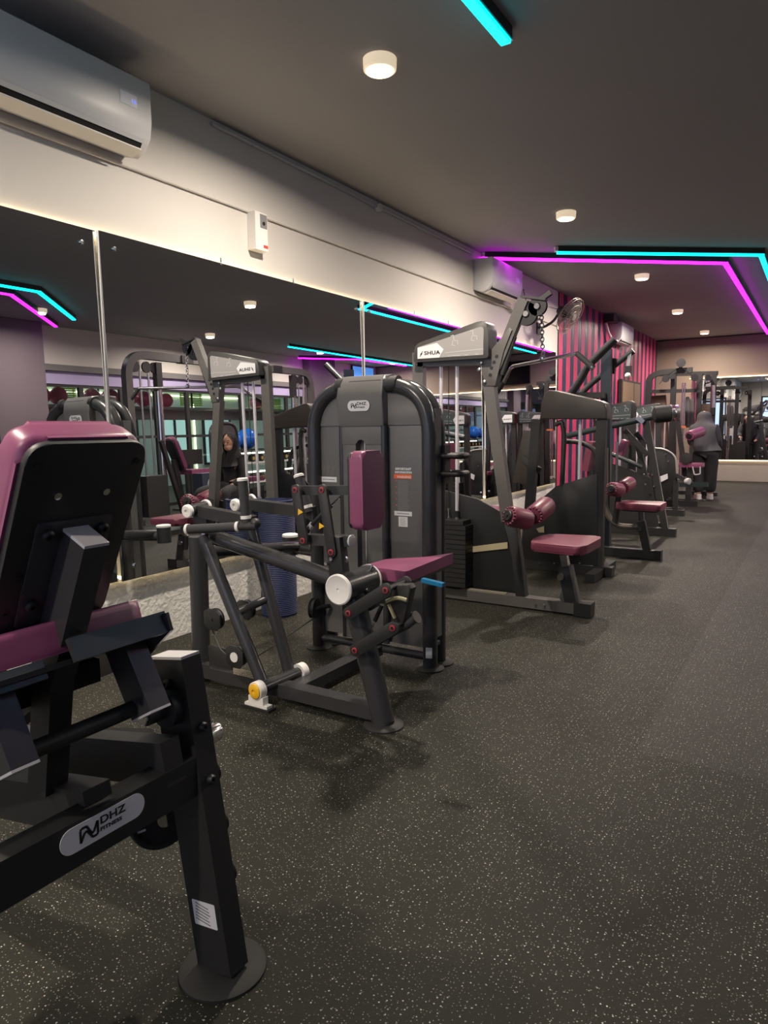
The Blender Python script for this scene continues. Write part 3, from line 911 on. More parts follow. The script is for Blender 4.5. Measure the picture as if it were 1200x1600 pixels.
# ================================================================== seated row machine with its weight tower
def machine_b():
    t = thing('seated_row_machine', 'black seated row machine with plum chest pad and tall rounded weight tower', 'exercise machine', (-1.98, 2.5, 0))
    yb = 2.33
    # base tube along the floor, front column, rear post
    MB().bar((-2.60, yb, .055), (-1.50, yb, .055), .07, .058, side=(0, 1, 0), bev=.02).build('base_tube', BLK, t)
    MB().bar((-1.96, yb + .02, .055), (-1.95, 3.02, .055), .075, .05, side=(1, 0, 0), bev=.012).build('base_link', BLK, t)
    hub = PY(545, 914, yb)
    MB().tube([(-1.478, yb, .012), (hub.x + .012, yb, hub.z)], .047, 22).build('front_column', BLK, t)
    MB().lathe((-1.478, yb, 0), (0, 0, 1), [(.085, 0), (.085, .006), (.076, .012), (.045, .016), (.045, .03)], 36).build('foot_disc', RUB, t)
    pt = PY(309, 838, yb + .03)
    pb = V((-2.575, yb + .03, .012))
    MB().tube([pb, pt], .045, 22).build('rear_post', BLK, t)
    MB().lathe((-2.575, yb + .03, 0), (0, 0, 1), [(.075, 0), (.075, .006), (.066, .012), (.045, .016)], 32).build('foot_disc', RUB, t)
    # hub drum with white end caps
    h0, h1 = V((hub.x + .012, yb - .085, hub.z)), V((hub.x + .012, yb + .13, hub.z))
    MB().cyl(h0, h1, .062, seg=36).build('hub_drum', BLK, t)
    MB().lathe(h0, (0, -1, 0), [(.064, 0), (.064, .008), (.058, .012), (.055, .010), (.006, .010), (.005, .006), (0, .006)], 40).build('hub_cap', WHT, t)
    MB().lathe(h1, (0, 1, 0), [(.066, 0), (.066, .008), (.058, .012), (0, .012)], 40).build('hub_cap', WHT, t)
    bb = MB()
    bolt(bb, (hub.x + .062, yb + .03, hub.z - .015), (1, 0, -.2), .009, .014)
    bolt(bb, (hub.x + .045, yb + .10, hub.z + .052), (.4, 0, 1), .009, .02)
    bb.build('bolt', STEEL, t)
    # main boom from the hub up to the rear post
    bl = PY(327, 836, yb)
    MB().tube([(hub.x - .04, yb, hub.z + .012), bl], .037, 18, oval=.85).build('main_boom', BLK, t)
    MB().cyl(bl + V((-.03, 0, .004)), bl, .022, seg=16).build('boom_plug', STEEL, t)
    # swing arm: two legs pivoting on a floor shaft
    sh0, sh1 = PY(403, 1078, 2.20), PY(470, 1049, 2.47)
    MB().cyl(sh0, sh1, .026, seg=20).build('pivot_shaft', BLK, t)
    for c, fc in ((sh0, 1), (sh1, 0)):
        d = (sh1 - sh0).normalized()
        k = MB()
        k.lathe(c - d * .018, d, [(.040, 0), (.040, .036), (.032, .036)], 28)
        k.box((c.x, c.y, .034), (.085, .034, .05), .006)
        k.box((c.x, c.y, .016), (.13, .036, .016), .004)
        hb = k.build('pivot_bearing', WHT, t)
        if fc:
            MB().lathe(c - d * .018, -d, [(.034, 0), (.034, .006), (.027, .010), (.010, .010), (.010, .004), (0, .004)], 28).build('bearing_cap', YEL, hb)
        MB().box((c.x, c.y, .006), (.16, .05, .012), .003).build('bearing_foot', BLK2, hb)
    n0, n1 = PY(409, 1064, 2.26), PY(317, 838, 2.26)
    MB().tube([n0, n1], .030, 18, oval=.9).build('swing_leg', BLK, t)
    f0, f1 = PY(451, 1046, 2.44), PY(386, 800, 2.44)
    MB().tube([f0, f1], .030, 18, oval=.9).build('swing_leg', BLK, t)
    MB().cyl(n0 + (n1 - n0) * .455, f0 + (f1 - f0) * .455, .019, seg=16).build('swing_brace', BLK, t)
    # top handles: two pivots with lever arm, horizontal grip and upright grip
    for k in range(2):
        yy = 2.22 if k == 0 else 2.44
        dx, dy = (0, 0) if k == 0 else (98, -11)
        if k == 0:
            c0, c1 = PY(294.5, 798.6, 2.19), PY(321, 791, 2.30)
            a0, a1 = PY(306, 797, 2.24), PY(398, 816, 2.24)
        else:
            c0, c1 = PY(369, 789, 2.44), PY(392, 782, 2.54)
            a0, a1 = PY(388, 788, 2.48), PY(492, 801, 2.48)
        MB().cyl(c0, c1, .026, seg=20).build('lever_pivot', BLK, t)
        dd = (c1 - c0).normalized()
        for q, e in ((c0, -dd), (c1, dd)):
            MB().lathe(q - e * .004, e, [(.031, 0), (.031, .014), (.026, .020), (.010, .020), (.009, .010), (0, .010)], 28).build('pivot_cap', WHT, t)
        MB().bar(a0, a1, .034, .055, side=dd, bev=.012).build('lever_arm', BLK, t)
        g0, g1 = (PY(385, 817, 2.21), PY(379, 750, 2.21)) if k == 0 else (PY(483, 800, 2.46), PY(467, 744, 2.46))
        MB().cyl(g0, g1, .021, seg=20).build('upright_grip', FOAM, t)
        ax = (g1 - g0).normalized()
        MB().lathe(g1 - ax * .004, ax, [(.024, 0), (.024, .010), (.018, .014), (0, .014)], 24).build('grip_cap', WHT, t)
        MB().lathe(g0 + ax * .018, ax, [(.023, 0), (.023, .014), (.021, .014)], 24).build('grip_ring', WHT, t)
        if k == 0:
            r0, r1 = PY(294, 827, 2.13), PY(372, 823, 2.19)
            re = PY(401, 822, 2.215)
            MB().cyl(r0, r1, .0205, seg=20).build('level_grip', FOAM, t)
            MB().cyl(r1, re, .018, seg=18).build('grip_stub', BLK, t)
            ax = (r1 - r0).normalized()
            MB().lathe(r0 + ax * .004, -ax, [(.024, 0), (.024, .012), (.019, .016), (.007, .016), (.006, .008), (0, .008)], 24).build('grip_cap', WHT, t)
            MB().lathe(r1 - ax * .006, ax, [(.023, 0), (.023, .014), (.019, .014)], 24).build('grip_ring', WHT, t)
            MB().ball(PY(399, 818, 2.22), .024, 16, 10).build('joint_block', BLK2, t)
            MB().prism([PY(300, 806, 2.235), PY(306, 832, 2.235), PY(322, 834, 2.235), PY(322, 798, 2.235)], (0, .05, 0), .004).build('pivot_bracket', BLK2, t)
        else:
            r0, r1 = PY(484, 806, 2.46), PY(490, 798, 2.55)
            MB().cyl(r0, r1, .019, seg=18).build('grip_stub', BLK, t)
    # rear side beam to the tower with its capped stub
    MB().tube([PY(325, 862, yb + .06), V((-2.53, 3.16, .545))], .031, 16, oval=.8).build('side_beam', BLK, t)
    s = PY(454, 850, 3.12)
    MB().cyl(V((s.x, s.y, s.z - .06)), V((s.x, s.y, s.z + .045)), .046, seg=28).build('capped_stub', BLK2, t)
    MB().lathe(V((s.x, s.y, s.z + .045)), (0, 0, 1), [(.048, 0), (.048, .012), (.040, .016), (0, .016)], 28).build('stub_cap', WHT, t)
    MB().cyl((s.x, s.y, s.z - .02), (-2.35, 3.06, s.z - .02), .03, seg=16).build('stub_arm', BLK, t)
    # pulleys, guards and cable near the rear post
    for px, py, yy, rr, nm in ((336, 967, 2.27, .050, 0), (386, 952, 2.62, .05, 0), (371, 1025, 2.24, .050, 1)):
        c = PY(px, py, yy)
        pu = MB().lathe(c + V((0, -.010, 0)), (0, 1, 0), [(.012, -.004), (rr, -.004), (rr, .004), (rr * .86, .010), (rr, .016), (rr, .024), (.012, .024)], 32).build('pulley', LABK, t)
        MB().prism([c + V((x_ * rr * 1.02, -.020, z_ * rr * 1.02)) for x_, z_ in ((-1.05, .7), (-.5, 1), (.5, 1), (1.0, .55), (1.0, -.5), (.55, -1), (-.5, -1), (-1.05, -.6))], (0, .006, 0), .001).build('pulley_guard', BLK2, pu)
        if nm:
            MB().lathe(c + V((0, -.021, 0)), (0, -1, 0), [(.023, 0), (.023, .003), (0, .003)], 28).build('white_dot', WHT, pu)
        else:
            MB().lathe(c + V((0, -.021, 0)), (0, -1, 0), [(.006, 0), (.006, .004), (0, .004)], 14).build('axle_bolt', LABK, pu)
    g = [PY(x_, y_, 2.33) for x_, y_ in ((325, 1009), (331, 1008), (355, 1015), (363, 1028), (363, 1059), (328, 1051))]
    MB().prism(g, (0, .006, 0), .001).build('gusset_plate', BLK2, t)
    MB().tube([PY(332, 985, 2.28), PY(345, 1015, 2.26), PY(372, 1040, 2.26)], .003, 6).build('cable', CABLE, t)
    MB().tube([PY(390, 1034, 2.26), PY(489, 967, 2.93)], .003, 6).build('cable', CABLE, t)
    c = PY(492, 951, 2.93)
    MB().lathe(c + V((-.02, 0, 0)), (1, .25, 0), [(.01, 0), (.055, 0), (.05, .010), (.055, .02), (.055, .028), (.01, .028)], 28).build('pulley', LABK, t)
    MB().cyl(c + V((.0, 0, 0)), (-2.26, 3.02, c.z), .012, seg=12).build('pulley_axle', BLK2, t)
    # chest pad linkage on the hub
    ylk = yb - .05
    MB().prism([PY(x_, y_, ylk) for x_, y_ in ((509, 852), (516, 838), (530, 840), (536, 896), (514, 900))], (0, .05, 0), .004).build('linkage_bracket', BLK2, t)
    u0, u1 = PY(463, 766, yb), PY(551, 765, yb)
    l0, l1 = PY(472, 842, yb), PY(549, 845, yb)
    for a, b_ in ((PY(464, 765, ylk), PY(476, 844, ylk)), (PY(505.5, 765, ylk), PY(520, 862, ylk))):
        d = (b_ - a).normalized()
        lk = MB()
        M = frame((a + b_) / 2, (0, -1, 0), d)
        L_ = (b_ - a).length
        lk.plate(M, rrect(L_ + .045, .046, .021, 6), 0, .012, .002)
        o = lk.build('link_plate', BLK2, t)
        ends = [a] + ([PY(517, 846, ylk)] if b_.z < .72 and a.x > u0.x + .05 else [b_])
        for q in ends:
            MB().lathe(q + V((0, -.012, 0)), (0, -1, 0), [(.012, 0), (.012, .004), (.008, .005)], 20).build('red_washer', REDP, o)
            MB().lathe(q + V((0, -.013, 0)), (0, -1, 0), [(.0075, 0), (.0075, .006), (0, .006)], 14).build('bolt', LABK, o)
    MB().bar(u0, u1 + V((.03, 0, 0)), .045, .038, side=(0, 1, 0), bev=.012).build('upper_link_tube', BLK, t)
    lt_ = MB().bar(l0, l1, .05, .044, side=(0, 1, 0), bev=.015).build('lower_link_tube', BLK, t)
    d = (l1 - l0).normalized()
    MB().plate(frame(l1, d, (0, 1, 0)), rrect(.054, .048, .020, 6), -.002, .006, .002).build('tube_cap', CAP, lt_)
    sp = MB().cyl(PY(485, 823, yb - .02), PY(517, 790, yb - .02), .0105, seg=14).build('gas_spring', LABK, t)
    MB().cyl(PY(517, 790, yb - .02), PY(531, 777, yb - .02), .0045, seg=10).build('piston_rod', CHR, sp)
    MB().cyl(PY(483, 825, yb - .02), PY(488, 819, yb - .02), .012, seg=14).build('spring_end', CAP, sp)
    for px, py in ((469, 800), (502, 822)):
        c = PY(px, py, ylk - .0125)
        MB().prism([c + V((-.012, 0, -.014)), c + V((.016, 0, 0)), c + V((-.010, 0, .014))], (0, -.0006, 0)).build('warning_triangle', YEL, t)
    kn = PY(536, 874, yb - .02)
    MB().lathe(kn, (1, -.4, .3), [(.010, -.03), (.010, 0), (.018, .002), (.018, .012), (.012, .016), (0, .016)], 20).build('adjust_knob', CHR, t)
    bb = MB()
    bolt(bb, PY(511, 880, ylk), (0, -1, 0), .010, .012); bolt(bb, PY(519, 873, ylk), (0, -1, 0), .010, .012)
    bb.build('bolt', STEEL, t)
    # chest pad: its face looks along +x
    pc = PY(566, 765, yb)
    pad = thing_part = MB().plate(frame((u1.x + .040, yb, pc.z), (1, 0, 0), (0, 1, 0)), rrect(.158, .315, .028, 7), 0, .062, .014, 4)
    pad.build('chest_pad', PLUM, t)
    MB().plate(frame((u1.x + .028, yb, pc.z), (1, 0, 0), (0, 1, 0)), rrect(.150, .305, .026, 7), 0, .013, .002).build('pad_board', BLK2, t)
    # seat: a tapered wedge, wide at the back
    zs = .612
    L, F, Rr = PZ(576, 886, zs), PZ(631, 893, zs), PZ(704, 864, zs)
    Bk = V((L.x + .0, L.y + .12, zs))
    ol = [(L.x, yb - .07), (L.x + .13, yb - .15), (F.x + .035, yb - .155), (F.x + .055, yb + .155), (L.x + .13, yb + .15), (L.x, yb + .07)]
    ol = [(L.x - .035, L.y), (L.x + .10, F.y + .010), (F.x + .01, F.y), (Rr.x + .012, Rr.y - .03), (Rr.x + .012, Rr.y + .015), (L.x + .10, L.y + .33), (L.x - .035, L.y + .2)]
    I4 = Matrix.Identity(4)
    MB().plate(I4, rpoly(ol, .03, 5), zs - .052, zs, .014, 4).build('seat', PLUM, t)
    cx = sum(p[0] for p in ol) / len(ol); cy = sum(p[1] for p in ol) / len(ol)
    MB().plate(I4, rpoly([(cx + (a - cx) * .95, cy + (b_ - cy) * .95) for a, b_ in ol], .03, 5), zs - .068, zs - .052, .003).build('seat_board', BLK2, t)
    # seat linkage
    for a, b_ in ((PY(547, 957, ylk - .025), PY(605, 921, ylk - .025)), (PY(557, 1015, ylk - .025), PY(616, 980, ylk - .025))):
        d = (b_ - a).normalized()
        M = frame((a + b_) / 2, (0, -1, 0), d)
        o = MB().plate(M, rrect((b_ - a).length + .050, .05, .022, 6), 0, .012, .002).build('link_plate', BLK2, t)
        MB().plate(M, rrect((b_ - a).length + .050, .05, .022, 6), -.150, -.138, .002).build('link_plate', BLK2, t)
        for q in (a, b_):
            MB().lathe(q + V((0, -.012, 0)), (0, -1, 0), [(.012, 0), (.012, .004), (.008, .005)], 20).build('red_washer', REDP, o)
            MB().lathe(q + V((0, -.013, 0)), (0, -1, 0), [(.0075, 0), (.0075, .006), (0, .006)], 14).build('bolt', LABK, o)
            MB().cyl(q, q + V((0, .145, 0)), .010, seg=12).build('link_axle', BLK2, o)
    MB().prism([PY(x_, y_, yb - .02) for x_, y_ in ((613, 914), (638, 914), (642, 920), (636, 945), (630, 978), (614, 982), (610, 945))], (0, .045, 0), .004).build('seat_bracket', BLK2, t)
    MB().tube(fillet([PY(612, 987, yb), PY(636, 977, yb), PY(650, 965, yb)], .03), .017, 14).build('bracket_tube', BLK, t)
    MB().lathe(PY(650, 965, yb), (.8, 0, .5), [(.026, 0), (.026, .006), (0, .006)], 24).build('tube_flange', BLK2, t)
    sp = MB().cyl(PY(586, 970, yb), PY(597, 945, yb), .009, seg=12).build('gas_spring', LABK, t)
    MB().cyl(PY(578, 992, yb), PY(586, 970, yb), .004, seg=10).build('piston_rod', CHR, sp)
    MB().tube(fillet([PY(604, 940, ylk), PY(612, 936, ylk), PY(624, 934, ylk), PY(636, 938, ylk)], .02), .0085, 10).build('release_lever', mat('worn yellow lever', (.24, .22, .12), .5), t)
    MB().bar(PY(607, 944, ylk), PY(617, 966, ylk), .012, .008, side=(0, 1, 0)).build('lever_rod', mat('worn yellow lever', (.24, .22, .12), .5), t)
    a, b_ = PY(660, 906, yb - .12), PY(693, 914, yb - .12)
    MB().bar(a, b_, .022, .014, side=(0, 1, 0), bev=.005).build('blue_lever', BLUEP, t)
    # ---------------- weight tower
    yt, xl, xr = 3.03, -2.345, -1.635
    top = 1.445
    U = fillet([(xl, yt, .014), (xl, yt, top), (xr, yt, top), (xr, yt, .014)], .26, 10)
    MB().tube(U, .038, 22).build('tower_frame', BLK, t)
    U2 = fillet([(xl + .01, yt + .105, .014), (xl + .01, yt + .105, top), (xr - .005, yt + .105, top), (xr - .005, yt + .105, .014)], .26, 10)
    MB().tube(U2, .036, 18).build('tower_frame', BLK, t)
    for x_ in (xl, xr):
        for y_ in (yt, yt + .105):
            MB().lathe((x_, y_, 0), (0, 0, 1), [(.072, 0), (.072, .006), (.064, .012), (.04, .016)], 28).build('foot_disc', RUB, t)
        MB().cyl((x_, yt + .02, .12), (x_, yt + .09, .12), .02, seg=12).build('tower_rung', BLK, t)
    MB().tube([(xl + .03, yt, .062), (xr - .03, yt, .062)], .022, 16).build('tower_cross_tube', BLK, t)
    # side shrouds between front and rear frame
    for x_ in (xl, xr):
        MB().box((x_, yt + .052, .74), (.05, .06, 1.16), .003).build('side_shroud', SHELL, t)
    # front shell, two wings and a raised middle
    wing = rpoly([(xl + .03, .10), (xr - .03, .10), (xr - .03, top - .03), (xl + .03, top - .03)], [.02, .02, .22, .22], 9)
    Mx = Matrix(((1, 0, 0, 0), (0, 0, -1, yt + .022), (0, 1, 0, 0), (0, 0, 0, 1)))
    MB().plate(Mx, wing, -.012, .012, .004).build('front_shell', SHELL, t)
    zsm = PY(560, 665, yt).z
    wing2 = [p for p in wing if p[1] > zsm]
    w2 = [(xr - .03, zsm)] + wing2 + [(xl + .03, zsm)]
    MB().plate(Mx, w2, .012, .020, .003).build('upper_shell', SHELL, t)
    m0, m1 = PY(533, 760, yt - .03).x, PY(601, 760, yt - .03).x
    prof = lambda e: [(m0 - e, .0), (m0 + .004 - e, .032), (m0 + .020, .044), (m1 - .020, .044), (m1 - .004 + e, .032), (m1 + e, .0)]
    b = MB()
    slot = ((m0 + m1) / 2 - .035, (m0 + m1) / 2 + .028)
    zt_ = PY(563, 686, yt - .03).z
    full = [(x_, yt + .01 - d_, .10) for x_, d_ in prof(0)]
    # below the slot's crown the raised middle is two halves either side of the slot
    b.prism([(x_, y_, .10) for x_, y_ in ((m0, yt + .01), (m0 + .004, yt - .022), (m0 + .02, yt - .034), (slot[0], yt - .034), (slot[0], yt + .01))], (0, 0, zt_ - .10 - .03))
    b.prism([(x_, y_, .10) for x_, y_ in ((slot[1], yt + .01), (slot[1], yt - .034), (m1 - .02, yt - .034), (m1 - .004, yt - .022), (m1, yt + .01))], (0, 0, zt_ - .10 - .03))
    b.build('middle_panel', SHELL, t)
    b = MB()
    Mz = Matrix(((1, 0, 0, 0), (0, 0, -1, yt + .01), (0, 1, 0, 0), (0, 0, 0, 1)))
    sc_, sr = (slot[0] + slot[1]) / 2, (slot[1] - slot[0]) / 2
    ol = [(m0 + .012, zt_ - .03), (slot[0], zt_ - .03)] + [(sc_ - sr * math.cos(a * math.pi / 10), zt_ - .03 + sr * math.sin(a * math.pi / 10)) for a in range(1, 10)] + [(slot[1], zt_ - .03), (m1 - .012, zt_ - .03), (m1 - .012, zsm), (m0 + .012, zsm)]
    b.plate(Mz, ol, .0, .044, .004)
    b.build('slot_surround', SHELL, t)
    for x_ in (m0 + .006, m1 - .006):
        MB().cyl((x_, yt - .020, .10), (x_, yt - .020, zsm), .017, seg=18).build('edge_rail', BLK, t)
    # hood that wraps over the frame tube
    pr = [(yt - .040, zsm - .003), (yt - .046, zsm + .02), (yt - .050, top - .06), (yt - .040, top + .010), (yt - .010, top + .048), (yt + .05, top + .055), (yt + .15, top + .050), (yt + .16, top - .02), (yt + .05, top - .02), (yt + .015, zsm - .003)]
    MB().prism([(m0 - .004, y_, z_) for y_, z_ in pr], (m1 - m0 + .008, 0, 0), .010, 3).build('tower_hood', SHELL, t)
    for x_ in (xl + .19, xr - .19):
        MB().cyl((x_ - .02, yt, top), (x_ + .02, yt, top), .043, seg=24).build('frame_collar', BLK2, t)
    MB().box((sc_, yt + .035, (zt_ + .10) / 2), (.10, .01, zt_ - .12)).build('slot_backing', LABK, t)
    MB().cyl((sc_ + .004, yt - .002, .2), (sc_ + .004, yt - .002, zt_ - .01), .0035, seg=8).build('weight_cable', CAP, t)
    bd = PY(560, 634, yt - .054)
    maker_badge((bd.x, yt - .0530, bd.z), (1, 0, 0), (0, 0, 1), .135, t)
    # stickers: warning sheet on the right wing, muscle chart on the left
    yw = yt + .0095
    zz = lambda py: PY(630, py, yw).z
    x0, x1 = PY(616, 770, yw).x, PY(643.5, 770, yw).x
    lw = MB()
    text('IMPORTANT', (x1 - x0) * .155, (x0 + .008, yw - .001, zz(734.5)), (1, 0, 0), (0, 0, 1), LABW, t, 'warning_heading', .0008, 1.0)
    text('INFORMATION', (x1 - x0) * .135, (x0 + .006, yw - .001, zz(739.5)), (1, 0, 0), (0, 0, 1), LABW, t, 'warning_heading', .0008, 1.0)
    o = MB().box(((x0 + x1) / 2, yw - .0007, (zz(741) + zz(748)) / 2), (x1 - x0, .0014, zz(741) - zz(748))).build('warning_band', ORG, t, 'orange warning band')
    text('WARNING', (x1 - x0) * .16, (x0 + .018, yw - .0016, zz(747)), (1, 0, 0), (0, 0, 1), LABW, o, 'lettering', .0003, 1.0)
    ln = MB(); rd = MB()
    z = zz(751.5)
    i = 0
    while z > zz(797):
        w_ = (x1 - x0) * random.uniform(.55, .72)
        ln.box((x0 + (x1 - x0) * .2 + w_ / 2, yw - .0005, z), (w_, .001, .0035))
        if i % 4 == 0:
            rd.box((x0 + (x1 - x0) * .12, yw - .0005, z), (.006, .001, .006))
        z -= .0078; i += 1
    ln.build('warning_text_lines', LABG, t); rd.build('warning_markers', ORG, t)
    o = MB().box(((x0 + x1) / 2, yw - .0006, (zz(799) + zz(806)) / 2), (x1 - x0, .0012, zz(799) - zz(806))).build('white_label', LABW, t)
    MB().box(((x0 + x1) / 2, yw - .0014, (zz(799) + zz(806)) / 2), ((x1 - x0) * .7, .0006, .004)).build('print_line', LABG, o)
    xq0, xq1 = PY(623, 812, yw).x, PY(637, 812, yw).x
    o = MB().box(((xq0 + xq1) / 2, yw - .0006, (zz(807.5) + zz(823)) / 2), (xq1 - xq0, .0012, zz(807.5) - zz(823))).build('white_label', LABW, t)
    ln = MB()
    for k in range(6):
        ln.box(((xq0 + xq1) / 2 - .004 * (k % 2), yw - .0014, zz(810 + k * 2.1)), ((xq1 - xq0) * .6, .0006, .002))
    ln.build('print_lines', LABG, o)
    xa, xb = PY(501, 740, yw).x, PY(526, 740, yw).x
    zl = lambda py: PY(513, py, yw).z
    o = MB().box(((xa + xb) / 2, yw - .0006, (zl(745) + zl(753)) / 2), (xb - xa, .0012, zl(745) - zl(753))).build('white_label', LABW, t)
    MB().box(((xa + xb) / 2, yw - .0014, (zl(745) + zl(753)) / 2), ((xb - xa) * .75, .0006, .004)).build('print_line', LABG, o)
    FIG = mat('pale figure print', (.14, .13, .125), .5)
    fg = MB()
    for k in range(3):
        cx = xa + (xb - xa) * (.2 + .3 * k)
        zc = zl(733)
        fg.lathe((cx, yw - .0008, zc + .030), (0, -1, 0), [(.006, 0), (.006, .0006), (0, .0006)], 12)
        fg.prism([(cx + a, yw - .0002, zc + b_) for a, b_ in ((-.014, .018), (.014, .018), (.013, -.006), (.009, -.006), (.007, .008), (.008, -.034), (.002, -.034), (0, -.008), (-.002, -.034), (-.008, -.034), (-.007, .008), (-.009, -.006), (-.013, -.006))], (0, -.0008, 0))
    fg.build('muscle_figures', FIG, t)
    # sticker on the right tower foot, phone cradle on the right side
    M = frame((xr + .012, yt - .0365, .095), (.3, -1, 0), (1, .3, 0))
    MB().plate(M, rrect(.032, .055, .003, 2), -.004, .0015).build('rating_sticker', LABW, t, 'white sticker')
    for py in (712, 739.5):
        z_ = PY(695, py, yt + .1).z
        b = MB()
        b.tube(fillet([(xr + .035, yt + .06, z_), (xr + .14, yt + .06, z_), (xr + .14, yt + .16, z_), (xr + .035, yt + .16, z_)], .035), .015, 10)
        b.build('bottle_holder_ring', LABK, t)
    MB().box((xr + .04, yt + .11, PY(695, 725, yt + .1).z), (.012, .06, .19), .003).build('holder_plate', LABK, t)
    return t


machine_b()
# the tall ribbed navy bin against the mirror
bc = V((-3.015, 3.47, 0))
t = thing('foam_roll', 'tall ribbed navy blue cylinder standing against the plinth, behind the row machine', 'foam roll', bc)
prof = [(.11, 0)]
z = .0
R_ = .118
k = 0
ztop = PY(432, 783, 3.40).z
prof = [(R_ * .97, 0.0)]
z = .012
while z < ztop - .02:
    prof += [(R_, z), (R_ + .0022, z + .006)]
    z += .012
prof += [(R_, ztop - .012), (R_ + .004, ztop - .006), (R_ + .004, ztop), (R_ - .012, ztop + .002), (R_ - .014, ztop - .05), (0, ztop - .05)]
MB().lathe(bc, (0, 0, 1), prof, 40).build('body', NAVY, t)
# ================================================================== helpers for the pin loaded row
def roller(mb_parent, a, b, r, m, t, cap=True):
    """padded roller with a gathered end"""
    a, b = V(a), V(b)
    d = (b - a).normalized(); L_ = (b - a).length
    prof = [(r * .55, -.004), (r * .72, .0), (r * .93, .008), (r, .022), (r, L_ - .022), (r * .93, L_ - .008), (r * .72, L_), (r * .55, L_ + .004)]
    o = MB().lathe(a, d, prof, 28).build('roller_pad', m, t)
    g = MB()
    M = frame(a, -d)
    for k in range(16):
        an = k * math.pi / 8
        g.ball(M @ V((r * .80 * math.cos(an), r * .80 * math.sin(an), -.002)), r * .12, 8, 6)
    g.build('gathered_edge', m, o)
    if cap:
        MB().lathe(a, -d, [(r * .58, -.006), (r * .58, .012), (r * .48, .018), (r * .16, .018), (r * .14, .024), (0, .024)], 24).build('roller_cap', LABK, o)
    return o


def hood_label(P, t, hood):
    """P(u, v): point on the hood face, u from 0 at the low end to 1, v from 0 bottom to 1 top; n is the face normal"""
    pass


GREYL = mat('light grey instruction panel', (.29, .28, .28), .42)


def selector_hood(t, bl, br, tl, tr, depth, mt, n=(0, -1, 0), label_side=0, sign=True, panel=GREYL):
    """sloping machine hood. bl, br, tl, tr: corner points of the face"""
    bl, br, tl, tr = map(V, (bl, br, tl, tr))
    n = V(n)
    x = (br - bl).normalized(); z = n.cross(x) * -1
    if z.z < 0:
        z = -z
    O = bl
    def uv(p):
        return ((p - O).dot(x), (p - O).dot(z))
    ol = rpoly([uv(bl), uv(br), uv(tr), uv(tl)], [.012, .012, .075, .055], 6)
    ps = [O + x * a + z * b for a, b in ol]
    h = MB().prism(ps, -n * depth, .006, 2).build('hood', mt, t)
    W = (br - bl).length
    hl, hr = uv(tl)[1], uv(tr)[1]
    top = lambda u: hl + (hr - hl) * (u / W)
    m = .035
    face = rpoly([(m, m * .6), (W - m, m * .6), (W - m, top(W - m) - m * 1.1), (m, top(m) - m * .9)], [.006, .006, .03, .01], 4)
    fo = O + n * .0005
    pf_ = MB().prism([fo + x * a + z * b for a, b in face], n * .002).build('instruction_panel', panel, h)
    if not sign:
        return h
    fz = fo + n * .0026
    hx = [(m, m * .6), (W * .36, m * .6), (W * .42, top(W * .4) * .42), (W * .33, top(W * .33) * .72), (m, top(m) - m * 1.0)] if label_side == 0 else \
         [(W - m, m * .6), (W * .64, m * .6), (W * .58, top(W * .6) * .42), (W * .67, top(W * .67) * .72), (W - m, top(W - m) - m)]
    o = MB().prism([fz + x * a + z * b for a, b in hx], n * .001).build('maker_label', LABW, pf_, 'white angular maker label')
    s = W * .055
    text('SHUA', s * 1.15, fz + n * .0016 + x * (W * .155) + z * (hl * .36), x, z, LABK, o, 'lettering', s * .03, 1.3)
    k = MB()
    c0 = fz + n * .0013 + x * (W * .115) + z * (hl * .43)
    for a, b in (((-.4, -.5), (.25, .1)), ((-.25, -.1), (.4, .5)), ((.25, .1), (-.25, -.1))):
        k.bar(c0 + x * a[0] * s * .9 + z * a[1] * s * 1.1, c0 + x * b[0] * s * .9 + z * b[1] * s * 1.1, s * .16, .0006, side=n.cross(x * (b[0] - a[0]) + z * (b[1] - a[1])), bev=0)
    k.build('maker_mark', LABK, o)
    # exercise pictograms and divider line
    ln = MB()
    ln.bar(fz + x * W * .44 + z * hl * .40, fz + x * (W - m) + z * hl * .48, .004, .001, side=z, bev=0)
    ln.build('divider_line', CAP, pf_)
    pg = MB()
    for u in (.55, .80):
        hh = top(W * u)
        c = fz + x * (W * u) + z * hh * .66
        for a, b in (((-.02, .03), (.0, .035)), ((0, .035), (.004, 0)), ((.004, 0), (.03, -.004)), ((.03, -.004), (.032, -.03)), ((-.004, 0), (-.01, -.03)), ((-.01, -.03), (.012, -.034))):
            pg.bar(c + x * a[0] + z * a[1], c + x * b[0] + z * b[1], .004, .0008, side=n.cross(x * (b[0] - a[0]) + z * (b[1] - a[1])), bev=0)
    for u in (.50, .56, .62, .72, .86):
        pg.box(fz + x * W * u + z * hl * .22, (.03, .0008, .004))
    pg.build('pictograms', CAP, pf_)
    return h


def chain(t, a, b, n):
    a, b = V(a), V(b)
    for k in range(n):
        c = a + (b - a) * ((k + .5) / n)
        L_ = (b - a).length / n * .72
        q = []
        for i in range(12):
            an = i * math.pi / 6
            u, w = .012 * math.cos(an), L_ * .9 * math.sin(an)
            q.append(c + (V((u, 0, w)) if k % 2 else V((0, u, w))))
        MB().tube(q, .0038, 6, closed=True).build('chain_link', CHR, t)


